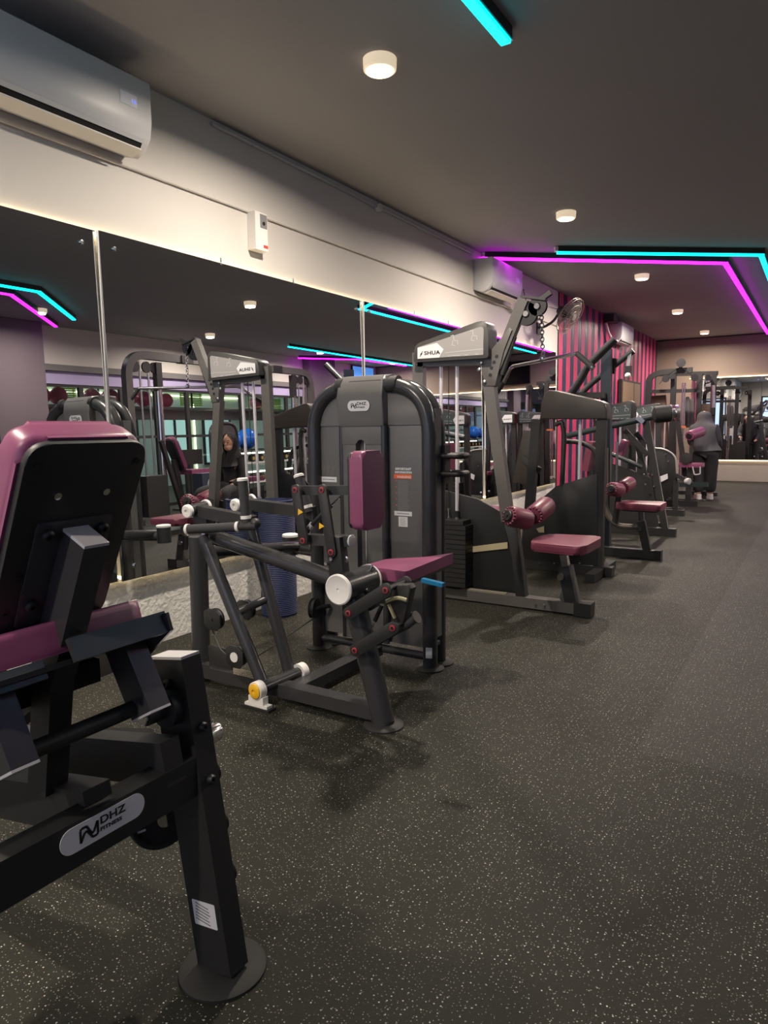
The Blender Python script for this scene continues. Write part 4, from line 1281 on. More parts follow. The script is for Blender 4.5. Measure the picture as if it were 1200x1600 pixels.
# ================================================================== lat pulldown
def lat_machine():
    y0 = 4.42
    t = thing('lat_pulldown_machine', 'tall grey lat pulldown with a raised pulley boom and wine red roller pads', 'exercise machine', (-1.85, y0, 0))
    f = lambda px, py, dy=0: PY(px, py, y0 + dy)
    # base and feet
    e = f(926, 955); e.z = .045
    MB().bar((-2.50, y0, .045), (e.x - .05, y0, .045), .085, .07, side=(0, 1, 0), bev=.005).build('base_beam', GREYM, t)
    MB().bar((e.x - .11, y0, .045), (e.x, y0, .045), .10, .086, side=(0, 1, 0), bev=.012).build('rubber_end', RUB, t)
    MB().bar((-2.42, y0 - .32, .04), (-2.42, y0 + .34, .04), .08, .07, side=(1, 0, 0), bev=.005).build('rear_base_beam', GREYM, t)
    MB().box((-1.95, y0 - .01, .083), (.34, .05, .006)).build('base_lit_top', mat('lit beam top', (.20, .19, .14), .5), t)  # pale strip paints the lit top of the base beam
    b = MB()
    for x_ in (-1.56, -1.50):
        bolt(b, (x_, y0 - .043, .045), (0, -1, 0), .008, .008)
    b.build('bolt', STEEL, t)
    # uprights
    hl, hr = f(655, 562), f(763, 559)
    MB().bar((hl.x, y0, .08), (hl.x, y0, hl.z + .05), .05, .085, side=(0, 1, 0), bev=.005).build('rear_upright', GREYM, t)
    fp = [f(765, 600), f(791, 791), f(814, 936)]
    MB().bar(fp[0], fp[1] + (fp[1] - fp[0]).normalized() * .1, .06, .078, side=(0, 1, 0), bev=.004).build('front_upright', GREYM, t)
    MB().prism([f(x_, y_, -.035) for x_, y_ in ((783, 800), (799, 796), (807, 828), (821, 936), (806, 939), (800, 870))], (0, .07, 0), .004).build('lower_upright', BLK, t)
    MB().bar((hl.x, y0, hl.z - .02), (hr.x + .02, y0, hr.z - .02), .05, .06, side=(0, 1, 0), bev=.004).build('top_beam', GREYM, t)
    # gusset, boom and pulley
    g = [f(x_, y_, -.036) for x_, y_ in ((750, 562), (763, 553), (783, 528), (796, 512), (800, 516), (787, 548), (776, 592), (774, 603), (757, 603))]
    go = MB().prism(g, (0, .072, 0), .003).build('boom_gusset', GREYM, t)
    for px, py in ((776, 557), (772, 566), (768, 575), (766, 586)):
        c = f(px, py, -.0365)
        MB().lathe(c, (0, -1, 0), [(.012, 0), (.012, .0012), (0, .0012)], 16).build('gusset_hole', LABK, go)
    for px, py in ((752, 567), (749, 578), (757, 597)):
        MB().lathe(f(px, py, -.037), (0, -1, 0), [(.014, 0), (.014, .008), (.008, .012), (0, .012)], 16).build('gusset_bolt', STEEL, go)
    b0, b1 = f(777, 574), f(819, 468)
    MB().bar(b0, b1, .055, .072, side=(0, 1, 0), bev=.004).build('boom', GREYM, t)
    MB().bar(b0 + V((.035, 0, -.05)), b0 + (b1 - b0) * .5 + V((.03, 0, -.02)), .035, .02, side=(0, 1, 0)).build('boom_web', BLK2, t)
    pc = f(830, 485)
    for dx, dz, rr in ((-.03, -.02, .075), (.045, .02, .06)):
        MB().lathe(pc + V((dx, -.014, dz)), (0, 1, 0), [(.01, 0), (rr, 0), (rr * .84, .010), (rr * .84, .018), (rr, .028), (.01, .028)], 28).build('boom_pulley', LABK, t)
        MB().lathe(pc + V((dx, -.02, dz)), (0, -1, 0), [(.022, 0), (.018, .006), (0, .006)], 16).build('pulley_hub', CHR, t)
    MB().bar(b1 + V((-.02, 0, .02)), pc + V((.10, 0, .055)), .05, .012, side=(0, 1, 0)).build('pulley_bracket', BLK2, t)
    MB().bar(pc + V((.05, 0, .05)), pc + V((.13, 0, .10)), .03, .03, side=(0, 1, 0)).build('pulley_bracket', BLK2, t)
    # hood with instruction panel
    hd = -.085
    selector_hood(t, f(646, 566, hd), f(763, 559, hd), f(647, 538, hd), f(762, 497, hd), .15, mat('hood charcoal', (.05, .048, .047), .42))
    # guide rods, cable and weight stack
    for px in (689, 714):
        a, c = f(px, 563, .02), f(px, 803, .02)
        MB().cyl((a.x, a.y, a.z), (a.x, a.y, .11), .0125, seg=14).build('guide_rod', ROD, t)
        MB().lathe((a.x, a.y, c.z), (0, 0, 1), [(.022, -.02), (.022, .02), (.014, .024)], 16).build('rod_bushing', LABK, t)
    a = f(701, 563, .02)
    xs, zt = a.x, f(701, 812, -.05).z
    MB().cyl((xs, a.y, zt), (xs, a.y, a.z), .0035, seg=8).build('weight_cable', CABLE, t)
    MB().cyl((xs, a.y, zt - .02), (xs, a.y, zt + .075), .011, seg=12).build('selector_stem', CHR, t)
    x0, x1 = f(688, 860, -.05).x, f(729, 860, -.05).x
    zb = .10
    n = 14
    hgt = (zt - zb) / n
    for k in range(n):
        z = zb + hgt * k
        MB().box(((x0 + x1) / 2, y0 + .01, z + hgt / 2), (x1 - x0 if k < n - 1 else (x1 - x0) * .82, .16, hgt * .90), .004).build('weight_plate', BLK2, t)
    pn = MB()
    for k in range(n - 1):
        pn.lathe((xs, y0 - .071, zb + hgt * (k + .5)), (0, -1, 0), [(.007, 0), (.007, .003), (0, .003)], 10)
    pn.build('plate_pin_holes', STEEL, t)
    MB().lathe((xs - .03, y0 - .072, zb + hgt * (n - 1.4)), (0, -1, 0), [(.008, 0), (.008, .02), (.021, .022), (.021, .034), (.014, .038), (0, .038)], 20).build('selector_pin', WHT, t)
    # dark cover panel with a strip of tan tape
    p = [f(x_, y_, .06) for x_, y_ in ((690, 765), (748, 780), (785, 802), (800, 800), (815, 932), (690, 920))]
    MB().prism(p, (0, .012, 0), .002).build('cover_panel', BLK2, t)
    TAPE = mat('tan tape', (.50, .43, .27), .6)
    MB().prism([f(x_, y_, .054) for x_, y_ in ((730, 855), (793, 847), (793, 857), (730, 864))], (0, .004, 0)).build('tape_strip', TAPE, t)
    # roller pads on a cross shaft
    a, b = f(795, 806, -.22), f(826, 813, -.07)
    c, d = f(834, 806, .02), f(855, 789, .24)
    roller(None, a, b, .068, WINE, t)
    roller(None, c, d, .068, WINE, t, cap=False)
    MB().cyl(b, c, .022, seg=14).build('roller_joint', BLK2, t)
    MB().bar(b * .5 + c * .5, f(800, 822), .04, .05, side=(0, 1, 0)).build('roller_bracket', BLK2, t)
    # seat on its adjustable post
    zs = .49
    ol = rpoly([(-1.545, 4.30), (-1.50, 4.135), (-1.14, 4.10), (-1.10, 4.20), (-1.10, 4.56), (-1.14, 4.66), (-1.50, 4.60), (-1.545, 4.50)], .03, 4)
    I4 = Matrix.Identity(4)
    sh = f(882, 848)
    ol = [((q[0] + 1.325) * .86 + sh.x, (q[1] - 4.38) * .9 + y0) for q in ol]
    MB().plate(I4, ol, zs - .055, zs, .016, 4).build('seat', WINE, t)
    MB().plate(I4, [(sh.x + (a_ - sh.x) * .8, y0 + (b_ - y0) * .8) for a_, b_ in ol], zs - .068, zs - .054, .002).build('seat_board', BLK2, t)
    u, w, v = f(881, 866), f(888, 905), f(893, 948)
    MB().bar(u, w, .045, .045, side=(0, 1, 0), bev=.003).build('seat_stem', CHR, t)
    MB().bar(f(882, 884), (v.x, y0, .08), .06, .075, side=(0, 1, 0), bev=.004).build('seat_post', BLK, t)
    MB().prism([f(x_, y_, -.028) for x_, y_ in ((874, 935), (884, 886), (892, 884), (905, 944), (878, 942))], (0, .056, 0), .004).build('seat_post_gusset', GREYM, t)
    MB().lathe(f(878, 900, -.03), (0, -1, 0), [(.010, 0), (.010, .02), (.022, .022), (.022, .036), (0, .036)], 18).build('adjust_knob', CHR, t)
    return t


lat_machine()


# pulldown bar hanging from the boom by a chain
def lat_bar():
    c = PY(848, 563, 4.42)
    top = PY(846, 488, 4.42)
    t = thing('lat_bar', 'bent chrome pulldown bar with dark grips, hanging on a chain from the lat pulldown', 'bar', c)
    chain(t, top, c + V((0, 0, .03)), 12)
    MB().lathe(c + V((0, 0, -.012)), (0, 0, 1), [(.014, 0), (.018, .006), (.018, .03), (.010, .04)], 16).build('swivel', CHR, t)
    L1, R1 = PZ(799, 576, c.z + .0), PZ(897, 557, c.z + .0)
    dirv = (R1 - L1); dirv.z = 0; dirv.normalize()
    a, b = c - dirv * .46, c + dirv * .40
    pts = fillet([a - dirv * .12 + V((0, 0, -.10)), a, c, b, b + dirv * .02 + V((0, 0, 0))], .05)
    MB().tube(pts, .0125, 14).build('bar', CHR, t)
    e0, e1 = PY(900, 558, b.y), PY(926, 574, b.y - .02)
    MB().cyl(b + dirv * .015, e1, .0165, seg=18).build('grip', FOAM, t)
    MB().lathe(e1, (e1 - b), [(.018, -.004), (.018, .006), (0, .008)], 16).build('grip_end', CHR, t)
    q = a - dirv * .12 + V((0, 0, -.10))
    MB().cyl(q, q - dirv * .16 + V((0, 0, -.10)), .0165, seg=18).build('grip', FOAM, t)
    return t


lat_bar()


# ================================================================== brown backed machine seen from behind
def machine_d():
    y0 = 5.70
    BRN = noise_tint(mat('brown black powder coat', (.045, .037, .033), .45), 4, .1)
    t = thing('chest_press_machine', 'brown black pin loaded machine turned round, behind the lat pulldown seat', 'exercise machine', (-1.8, y0, 0))
    f = lambda px, py, dy=0: PY(px, py, y0 + dy)
    hd = [f(x_, y_, -.05) for x_, y_ in ((843, 655), (846, 630), (850, 615), (857, 610), (868, 610), (936, 626), (944, 630), (948, 640), (948, 655))]
    MB().prism(hd, (0, .17, 0), .010, 3).build('hood', BRN, t)
    a, b = f(839, 655), f(821, 878); b.z = .07
    MB().bar(a, b, .06, .075, side=(0, 1, 0), bev=.004).build('front_leg', BLK2, t)
    xr = f(938, 760).x
    MB().bar((xr, y0, f(938, 654).z), (xr, y0, .05), .06, .075, side=(0, 1, 0), bev=.004).build('rear_leg', BLK2, t)
    MB().bar((b.x - .12, y0, .04), (f(958, 890).x, y0, .04), .085, .075, side=(0, 1, 0), bev=.004).build('base_beam', BLK2, t)
    MB().bar((xr + .02, y0 - .32, .035), (xr + .02, y0 + .35, .035), .075, .065, side=(1, 0, 0), bev=.004).build('base_beam', BLK2, t)
    pn = [f(x_, y_, -.036) for x_, y_ in ((868, 760), (933, 740), (933, 884), (817, 876), (822, 800))]
    MB().prism(pn, (0, .012, 0), .002).build('cover_panel', BLK2, t)
    TAPE = mat('tan tape', (.50, .43, .27), .6)
    MB().prism([f(x_, y_, -.041) for x_, y_ in ((838, 826), (850, 822), (850, 832), (842, 832))], (0, .004, 0)).build('tape_strip', TAPE, t)
    for px in (883, 907):
        q = f(px, 655, .03)
        MB().cyl((q.x, q.y, q.z), (q.x, q.y, .2), .0145, seg=12).build('guide_rod', ROD, t)
    q = f(895, 700, .03)
    MB().box((q.x, y0 + .06, .36), (.2, .15, .5), .004).build('weight_stack', BLK2, t)
    MB().tube(fillet([f(868, 664, -.02), f(878, 658, -.02), f(882, 680, -.02), f(878, 760, -.02)], .06), .02, 14).build('bent_tube', BLK2, t)
    MB().tube(fillet([f(880, 690, .1), f(905, 690, .1), f(931, 702, .1), f(934, 730, .1)], .09), .02, 14).build('bent_tube', BLK2, t)
    b_ = MB()
    for px in (844, 866, 906):
        bolt(b_, f(px, 880, -.044), (0, -1, 0), .008, .01)
    b_.build('bolt', STEEL, t)
    # leaning back pad on the mirror side, and its seat
    pd = [f(x_, y_, .10) for x_, y_ in ((818, 672), (837, 673), (830, 715), (823, 758), (801, 753), (809, 712))]
    MB().prism(pd, (0, .02, 0), .003).build('backrest_board', BRN, t)
    MB().prism([p + V((0, .021, 0)) for p in pd], (0, .06, 0), .015, 3).build('backrest_cushion', WINE, t)
    c = f(818, 715, .12)
    MB().bar(c, (c.x + .18, y0, c.z - .1), .05, .05, side=(0, 1, 0)).build('backrest_bracket', BLK2, t)
    MB().plate(Matrix.Identity(4), rpoly([(c.x - .42, y0 - .1), (c.x - .06, y0 - .1), (c.x - .06, y0 + .25), (c.x - .42, y0 + .25)], .04), .44, .50, .015, 3).build('seat', WINE, t)
    MB().bar((c.x - .2, y0 + .06, .44), (c.x - .2, y0 + .06, .0), .06, .07, side=(0, 1, 0)).build('seat_post', BLK2, t)
    return t


machine_d()


# ================================================================== second pulldown with two bent overhead arms
def machine_e():
    y0 = 6.62
    t = thing('overhead_pulldown_machine', 'black pulldown machine with two bent overhead arms and a wine red seat', 'exercise machine', (-1.6, y0, 0))
    f = lambda px, py, dy=0: PY(px, py, y0 + dy)
    e = f(1032, 873)
    MB().bar((-2.3, y0, .045), (e.x, y0, .045), .08, .08, side=(0, 1, 0), bev=.005).build('base_beam', BLK2, t)
    MB().bar((e.x - .05, y0, .045), (e.x + .01, y0, .045), .09, .088, side=(0, 1, 0), bev=.01).build('rubber_end', RUB, t)
    MB().tube(fillet([f(946, 700), f(946, 800), f(962, 822), f(1003, 824)], .14), .026, 16).build('curved_frame_tube', mat('bare bent tube', (.16, .14, .12), .35, .3), t)
    MB().bar(PY(948, 545, y0 + .1), (PY(950, 700, y0 + .1).x, y0 + .1, .05), .08, .09, side=(0, 1, 0), bev=.004).build('main_upright', mat('blue black upright', (.012, .018, .028), .4), t)
    MB().bar(PY(893, 618, y0), PY(945, 618, y0), .30, .05, side=(0, 1, 0), bev=.004).build('arm_bracket', BLK2, t)
    MB().tube(fillet([f(890, 618, -.15), f(908, 592, -.15), f(917, 573, -.15), f(961, 530, -.15)], .12), .036, 18).build('overhead_arm', BLK, t)
    MB().tube(fillet([f(905, 618, .2), f(925, 598, .2), f(990, 548, .2)], .1), .028, 16).build('overhead_arm', BLK, t)
    a, c = f(958, 560, .2), f(955, 584, .2)
    MB().bar(a + V((0, 0, .0)), c, .055, .07, side=(0, 1, 0), bev=.008).build('arm_joint', BLK2, t)
    a, c = f(985, 551, .2), f(982, 572, .2)
    MB().bar(a, c, .05, .03, side=(0, 1, 0), bev=.006).build('handle_hanger', STEEL, t)
    MB().bar(c, f(982, 588, .2), .05, .05, side=(0, 1, 0), bev=.01).build('handle_grip', RUB, t)
    MB().ball(f(981, 587, .14), .028, 16, 10).build('handle_end', WHT, t)
    # roller pads on a steel rod
    a, d = f(955, 764, -.22), f(985, 754, .22)
    roller(None, a, f(969, 766, -.04), .064, WINE, t)
    roller(None, f(972, 762, .02), d, .064, WINE, t, cap=False)
    MB().cyl(a, d, .013, seg=12).build('roller_shaft', BLK2, t)
    q = f(964, 690)
    MB().cyl(q, f(963, 764), .011, seg=12).build('steel_rod', STEEL, t)
    MB().bar(a + (d - a) * .5, f(960, 822), .05, .05, side=(0, 1, 0)).build('roller_post', BLK2, t)
    # seat
    c = f(1001, 790)
    ol = rpoly([(c.x - .20, y0 - .13), (c.x + .20, y0 - .17), (c.x + .20, y0 + .17), (c.x - .20, y0 + .13)], .04)
    zs = c.z + .03
    MB().plate(Matrix.Identity(4), ol, zs - .06, zs, .016, 4).build('seat', WINE, t)
    MB().plate(Matrix.Identity(4), [(c.x + (p[0] - c.x) * .8, y0 + (p[1] - y0) * .8) for p in ol], zs - .075, zs - .058, .002).build('seat_board', BLK2, t)
    MB().bar(f(1002, 798), f(1003, 822), .04, .045, side=(0, 1, 0)).build('seat_stem', CHR, t)
    MB().bar(f(1002, 814), (f(1011, 866).x, y0, .08), .055, .07, side=(0, 1, 0), bev=.004).build('seat_post', BLK2, t)
    MB().lathe(f(999, 826, -.03), (0, -1, 0), [(.010, 0), (.010, .02), (.024, .022), (.024, .036), (0, .036)], 18).build('adjust_knob', CHR, t)
    return t


machine_e()


def hood_tower(t, y0, xl, xr, ztop, zlow, zb, mt=None, sign=True, panel=None):
    """generic tower of the row: two legs, hood, rods, stack and cover panel"""
    mt = mt or BLK2
    yh = y0 - .06
    selector_hood(t, (xl, yh, zb), (xr, yh, zb), (xl, yh, zlow), (xr, yh, ztop), .14, mt, panel=panel or mat('teal grey panel', (.055, .075, .075), .4), sign=sign)
    MB().bar((xl + .03, y0, .06), (xl + .03, y0, zb + .04), .055, .07, side=(0, 1, 0), bev=.004).build('rear_upright', mt, t)
    MB().bar((xr + .02, y0, .06), (xr - .03, y0, zb + .04), .055, .07, side=(0, 1, 0), bev=.004).build('front_upright', mt, t)
    MB().bar((xl - .04, y0, .04), (xr + .35, y0, .04), .075, .07, side=(0, 1, 0), bev=.005).build('base_beam', mt, t)
    xm = (xl + xr) / 2
    for dx in (-.07, .07):
        MB().cyl((xm + dx, y0 + .02, .1), (xm + dx, y0 + .02, zb), .013, seg=12).build('guide_rod', ROD, t)
    for k in range(8):
        MB().box((xm, y0 + .02, .12 + k * .05), (.22, .15, .045), .004).build('weight_plate', BLK2, t)
    MB().prism([(xl + .03, y0 + .065, .08), (xr, y0 + .065, .08), (xr, y0 + .065, .55), (xl + .03, y0 + .065, .85)], (0, .012, 0)).build('cover_panel', BLK2, t)


def machine_f():
    y0 = 8.1
    t = thing('calf_raise_machine', 'black machine with a slanted leg frame and long arms ending in a thick foam roller', 'exercise machine', (-1.7, y0, 0))
    f = lambda px, py, dy=0: PY(px, py, y0 + dy)
    hood_tower(t, 8.62, -2.36, -1.885, 1.52, 1.43, 1.27)
    a, b = f(1010, 658), f(1040, 834); b.z = .05
    MB().bar(a, b, .06, .07, side=(0, 1, 0), bev=.004).build('slanted_leg', BLK2, t)
    MB().bar(a + V((.035, -.02, 0)), b + V((.035, -.02, 0)), .014, .006, side=(0, 1, 0), bev=0).build('leg_edge_highlight', mat('pale bright edge', (.38, .35, .32), .35, .4), t)  # pale strip paints the lit edge onto the slanted leg
    a2, b2 = f(996, 690, .25), f(1018, 790, .25)
    MB().bar(a2, b2, .05, .06, side=(0, 1, 0), bev=.004).build('slanted_leg', BLK2, t)
    MB().bar((-2.35, y0, .045), (f(1056, 838).x, y0, .045), .085, .085, side=(0, 1, 0), bev=.006).build('base_beam', BLK2, t)
    MB().bar((-2.2, y0 + .0, .05), (-2.2, y0 + .55, .05), .07, .07, side=(1, 0, 0), bev=.006).build('base_link', BLK2, t)
    MB().tube([f(886, 681), f(1003, 655), f(1024, 650)], .034, 16).build('lever_arm', mat('teal black tube', (.022, .034, .036), .35), t)
    MB().bar(f(996, 652, -.04), f(1006, 660, -.04), .05, .05, side=(0, 1, 0), bev=.006).build('arm_joint', STEEL, t)
    r0, r1 = f(1021, 648, -.05), f(1047, 646, .02)
    MB().lathe(r0, r1 - r0, [(.045, -.01), (.085, .01), (.092, .04), (.092, (r1 - r0).length - .02), (.088, (r1 - r0).length)], 28).build('foam_roller', RUB, t)
    d = (r1 - r0).normalized()
    MB().lathe(r1, d, [(.094, 0), (.094, .012), (.05, .016), (.05, .05), (.086, .052), (.086, .085), (.03, .09)], 28).build('roller_flange', STEEL, t)
    for p, q in ((f(976, 672, .1), f(1012, 711, .1)), (f(994, 676, .2), f(1008, 695, .2))):
        MB().bar(p, q, .04, .055, side=(0, 1, 0), bev=.006).build('arm_link', BLK2, t)
    MB().tube([f(950, 707, .1), f(1003, 730, .1)], .024, 14).build('lower_bar', mat('teal black tube', (.022, .034, .036), .35), t)
    MB().prism([f(x_, y_, .15) for x_, y_ in ((948, 722), (975, 730), (1016, 746), (1030, 825), (948, 826))], (0, .012, 0)).build('cover_panel', BLK2, t)
    b = MB()
    for px, py in ((1006, 741), (1019, 742), (1009, 757), (1022, 760)):
        bolt(b, f(px, py, -.04), (0, -1, 0), .011, .012)
    b.build('bolt', STEEL, t)
    # plum pads inside the frame
    MB().bar(f(978, 688, .35), f(968, 712, .35), .16, .07, side=(0, 1, 0), bev=.02).build('back_pad', PLUM, t)
    MB().bar(f(926, 690, .1), f(918, 735, .1), .24, .07, side=(0, 1, 0), bev=.025).build('back_pad', WINE, t)
    MB().bar(f(922, 735, .1), (f(925, 735, .1).x, y0 + .1, .06), .05, .06, side=(0, 1, 0)).build('pad_post', BLK2, t)
    return t


machine_f()


def machine_g():
    y0 = 10.0
    t = thing('leg_extension_machine', 'black machine with a rounded side guard and white card, behind the slanted leg frame', 'exercise machine', (-1.8, y0, 0))
    f = lambda px, py, dy=0: PY(px, py, y0 + dy)
    hood_tower(t, 10.25, -2.38, -1.90, 1.53, 1.46, 1.29)
    g = fillet([f(1014, 700), f(1038, 701), f(1056, 712), f(1058, 745)], .16, 8)
    low = [f(1058, 760), f(1040, 782), f(1014, 782)]
    MB().prism(g + low, (0, .04, 0), .004).build('side_guard', BLK2, t)
    MB().tube(g, .013, 10).build('guard_edge', mat('pale bright edge', (.38, .35, .32), .35, .4), t)  # guard rim in a paler tone than the guard
    b = MB()
    for px, py in ((1040, 710), (1044, 721), (1024, 730)):
        bolt(b, f(px, py, -.005), (0, -1, 0), .012, .014)
    b.build('bolt', STEEL, t)
    MB().prism([f(x_, y_, -.06) for x_, y_ in ((1027, 746), (1043, 740), (1043.5, 748), (1029, 755))], (0, .003, 0)).build('white_card', LABW, t, 'white instruction card')
    MB().bar(f(1056, 742, -.02), f(1077, 753, -.02), .06, .05, side=(0, 1, 0), bev=.006).build('pivot_arm', BLK2, t)
    MB().lathe(f(1074, 752, -.06), (1, -.5, 0), [(.03, -.03), (.044, 0), (.044, .03), (.03, .036), (0, .036)], 24).build('arm_cap', CAP, t)
    MB().bar(f(1056, 752), (f(1055, 800).x, y0, .04), .06, .06, side=(0, 1, 0), bev=.004).build('front_leg', BLK2, t)
    MB().bar((-2.1, y0, .04), (f(1069, 806).x, y0, .04), .08, .08, side=(0, 1, 0), bev=.005).build('base_beam', BLK2, t)
    MB().plate(Matrix.Identity(4), rpoly([(-2.0, y0 + .02), (-1.66, y0 + .02), (-1.66, y0 + .24), (-2.0, y0 + .24)], .03), .50, .56, .015, 3).build('seat', WINE, t)
    return t


machine_g()


def machine_h():
    y0 = 11.3
    t = thing('leg_curl_machine', 'furthest black machine of the row, with a raised plum roller beside the standing person', 'exercise machine', (-1.7, y0, 0))
    f = lambda px, py, dy=0: PY(px, py, y0 + dy)
    hood_tower(t, 11.6, -2.38, -1.93, 1.53, 1.47, 1.30)
    MB().bar(f(1056, 637, .2), f(1071, 745, .2), .05, .07, side=(0, 1, 0), bev=.004).build('slanted_leg', BLK2, t)
    a, d = f(1077, 681, -.12), f(1097, 674, .22)
    roller(None, a, d, .075, PLUM, t)
    MB().bar(f(1082, 686, -.02), f(1078, 730, -.02), .035, .045, side=(0, 1, 0)).build('roller_arm', BLK2, t)
    MB().plate(Matrix.Identity(4), rpoly([(-1.80, y0 - .1), (-1.47, y0 - .1), (-1.47, y0 + .2), (-1.80, y0 + .2)], .03), .585, .645, .015, 3).build('seat', PLUM, t)
    MB().tube(fillet([f(1082, 729, -.1), f(1085, 742, -.1), f(1094, 741, -.1), f(1094, 729, -.1)], .02), .010, 10).build('side_handle', CAP, t)
    MB().bar((-1.64, y0, .6), (-1.66, y0, .06), .06, .08, side=(0, 1, 0), bev=.004).build('seat_post', BLK2, t)
    MB().bar((-2.2, y0, .04), (f(1090, 790).x, y0, .04), .08, .08, side=(0, 1, 0), bev=.005).build('base_beam', BLK2, t)
    MB().bar(f(1062, 757), f(1106, 757), .06, .07, side=(0, 1, 0), bev=.006).build('foot_beam', mat('teal black tube', (.022, .034, .036), .35), t)
    MB().lathe(f(1072, 716, -.1), (0, -1, 0), [(.06, 0), (.085, .01), (.085, .03), (.03, .034), (0, .034)], 24).build('cam_wheel', BLK2, t)
    return t


machine_h()


def cable_station():
    y0 = 13.1
    t = thing('cable_multi_station', 'large black multi station cable frame at the back beside the slatted wall', 'exercise machine', (-2.0, y0, 0))
    f = lambda px, py, dy=0: PY(px, py, y0 + dy)
    MB().path(fillet([(f(1013, 640).x, y0, .05), f(1013, 612), f(1014, 590), f(1030, 582), f(1082, 578)], .35, 8), .07, .09, side=(0, 1, 0)).build('arched_frame', BLK2, t)
    MB().bar(f(1012, 612), f(1095, 610), .06, .06, side=(0, 1, 0)).build('cross_bar', BLK2, t)
    MB().bar(f(1030, 585, .5), f(1122, 583, .5), .07, .07, side=(0, 1, 0)).build('top_beam', BLK2, t)
    for px, dy in ((1053, 0), (1094, .3), (1116, .0)):
        p = f(px, 584, dy)
        MB().bar((p.x, p.y, p.z), (p.x, p.y, 0), .07, .085, side=(0, 1, 0), bev=.004).build('column', BLK2, t)
    MB().bar((f(1094, 700).x, y0 - .05, .03), (f(1122, 753).x, y0 - .05, .03), .08, .06, side=(0, 1, 0)).build('base_beam', BLK2, t)
    MB().bar((-2.7, y0 + .1, .03), (-1.6, y0 + .1, .03), .08, .06, side=(0, 1, 0)).build('base_beam', BLK2, t)
    for px in (1067, 1070.5):
        p = f(px, 598, -.06)
        MB().cyl(p, (p.x, p.y, .3), .014, seg=12).build('guide_rod', CHR, t)
    p = f(1114.5, 602, -.07)
    MB().cyl(p, f(1114.5, 637, -.07), .03, seg=16).build('chrome_sleeve', CHR, t)
    MB().cyl(f(1114.5, 637, -.07), f(1114, 648, -.07), .034, seg=16).build('sleeve_collar', LABK, t)
    for px, py, rr in ((1064, 567, .075), (1085, 590, .06), (1040, 592, .06), (1050, 588, .05), (1106, 590, .05)):
        c = f(px, py, -.09)
        MB().lathe(c, (0.25, -1, 0), [(.012, 0), (rr, 0), (rr * .85, .012), (rr, .028), (.012, .028)], 24).build('pulley', LABK, t)
        MB().cyl(c, c + V((0, .1, -.02)), .012, seg=10).build('pulley_axle', BLK2, t)
    MB().bar(f(1064, 570, -.04), f(1064, 580, -.04), .04, .05, side=(0, 1, 0)).build('pulley_post', BLK2, t)
    GRB = mat('grey board', (.075, .07, .075), .5)
    for x0, x1, y_0, y_1 in ((1070, 1078, 620, 668), (1078, 1085, 622, 668)):
        p = [f(a, b, .25) for a, b in ((x0, y_0 + 3), (x0 + 2, y_0), (x1 - 2, y_0), (x1, y_0 + 6), (x1, y_1), (x0, y_1))]
        MB().prism(p, (0, .05, 0), .008).build('back_board', GRB, t)
    BRB = mat('brown vinyl board', (.12, .075, .05), .5)
    MB().prism([f(a, b, .3) for a, b in ((1014, 619), (1040, 617), (1046, 700), (1014, 700))], (0, .06, 0), .01).build('brown_panel', BRB, t)
    MB().box((-2.35, y0 + .35, .45), (.25, .2, .75), .006).build('weight_stack', BLK2, t)
    MB().box((-1.72, y0 + .25, .42), (.2, .22, .7), .006).build('weight_stack', BLK2, t)
    MB().tube(fillet([f(1030, 600, -.05), f(1040, 588, -.05), f(1064, 572, -.09), f(1085, 590, -.09), f(1085, 640, -.09)], .1), .005, 6).build('cable', CABLE, t)
    MB().tube(fillet([f(1084, 612, -.1), f(1098, 590, -.1), f(1106, 588, -.1), f(1114, 600, -.08)], .1), .005, 6).build('cable', CABLE, t)
    MB().box(f(1066, 667, -.12), (.12, .03, .03), .008).build('orange_handle', mat('orange rubber', (.65, .16, .03), .5), t)
    return t


cable_station()
# ================================================================== people
def skin(name, verts, edges, m, parent, root=0, sub=2, extra=None):
    """continuous surface grown round a joint skeleton: verts = [(point, radius or (rx, ry))]"""
    off = V((0, 0, 0)); p = parent
    while p is not None:
        off += p.location; p = p.parent
    me = bpy.data.meshes.new('s')
    me.from_pydata([tuple(V(v[0]) - off) for v in verts], edges, [])
    o = bpy.data.objects.new('s', me); COL.objects.link(o)
    md = o.modifiers.new('skin', 'SKIN'); md.use_smooth_shade = True
    sm = o.modifiers.new('sub', 'SUBSURF'); sm.levels = sub; sm.render_levels = sub
    for i, v in enumerate(verts):
        r = v[1]
        me.skin_vertices[0].data[i].radius = (r, r) if not isinstance(r, (tuple, list)) else r
        me.skin_vertices[0].data[i].use_root = (i == root)
    dg = bpy.context.evaluated_depsgraph_get()
    new = bpy.data.meshes.new_from_object(o.evaluated_get(dg))
    bpy.data.objects.remove(o)
    if extra:
        b = bmesh.new(); b.from_mesh(new)
        extra(b, off); b.to_mesh(new); b.free()
    new.shade_smooth(); new.name = name
    new.materials.clear(); new.materials.append(m)
    ob = bpy.data.objects.new(name, new); COL.objects.link(ob)
    if parent:
        ob.parent = parent
    return ob


def limb_chain(pts):
    return pts


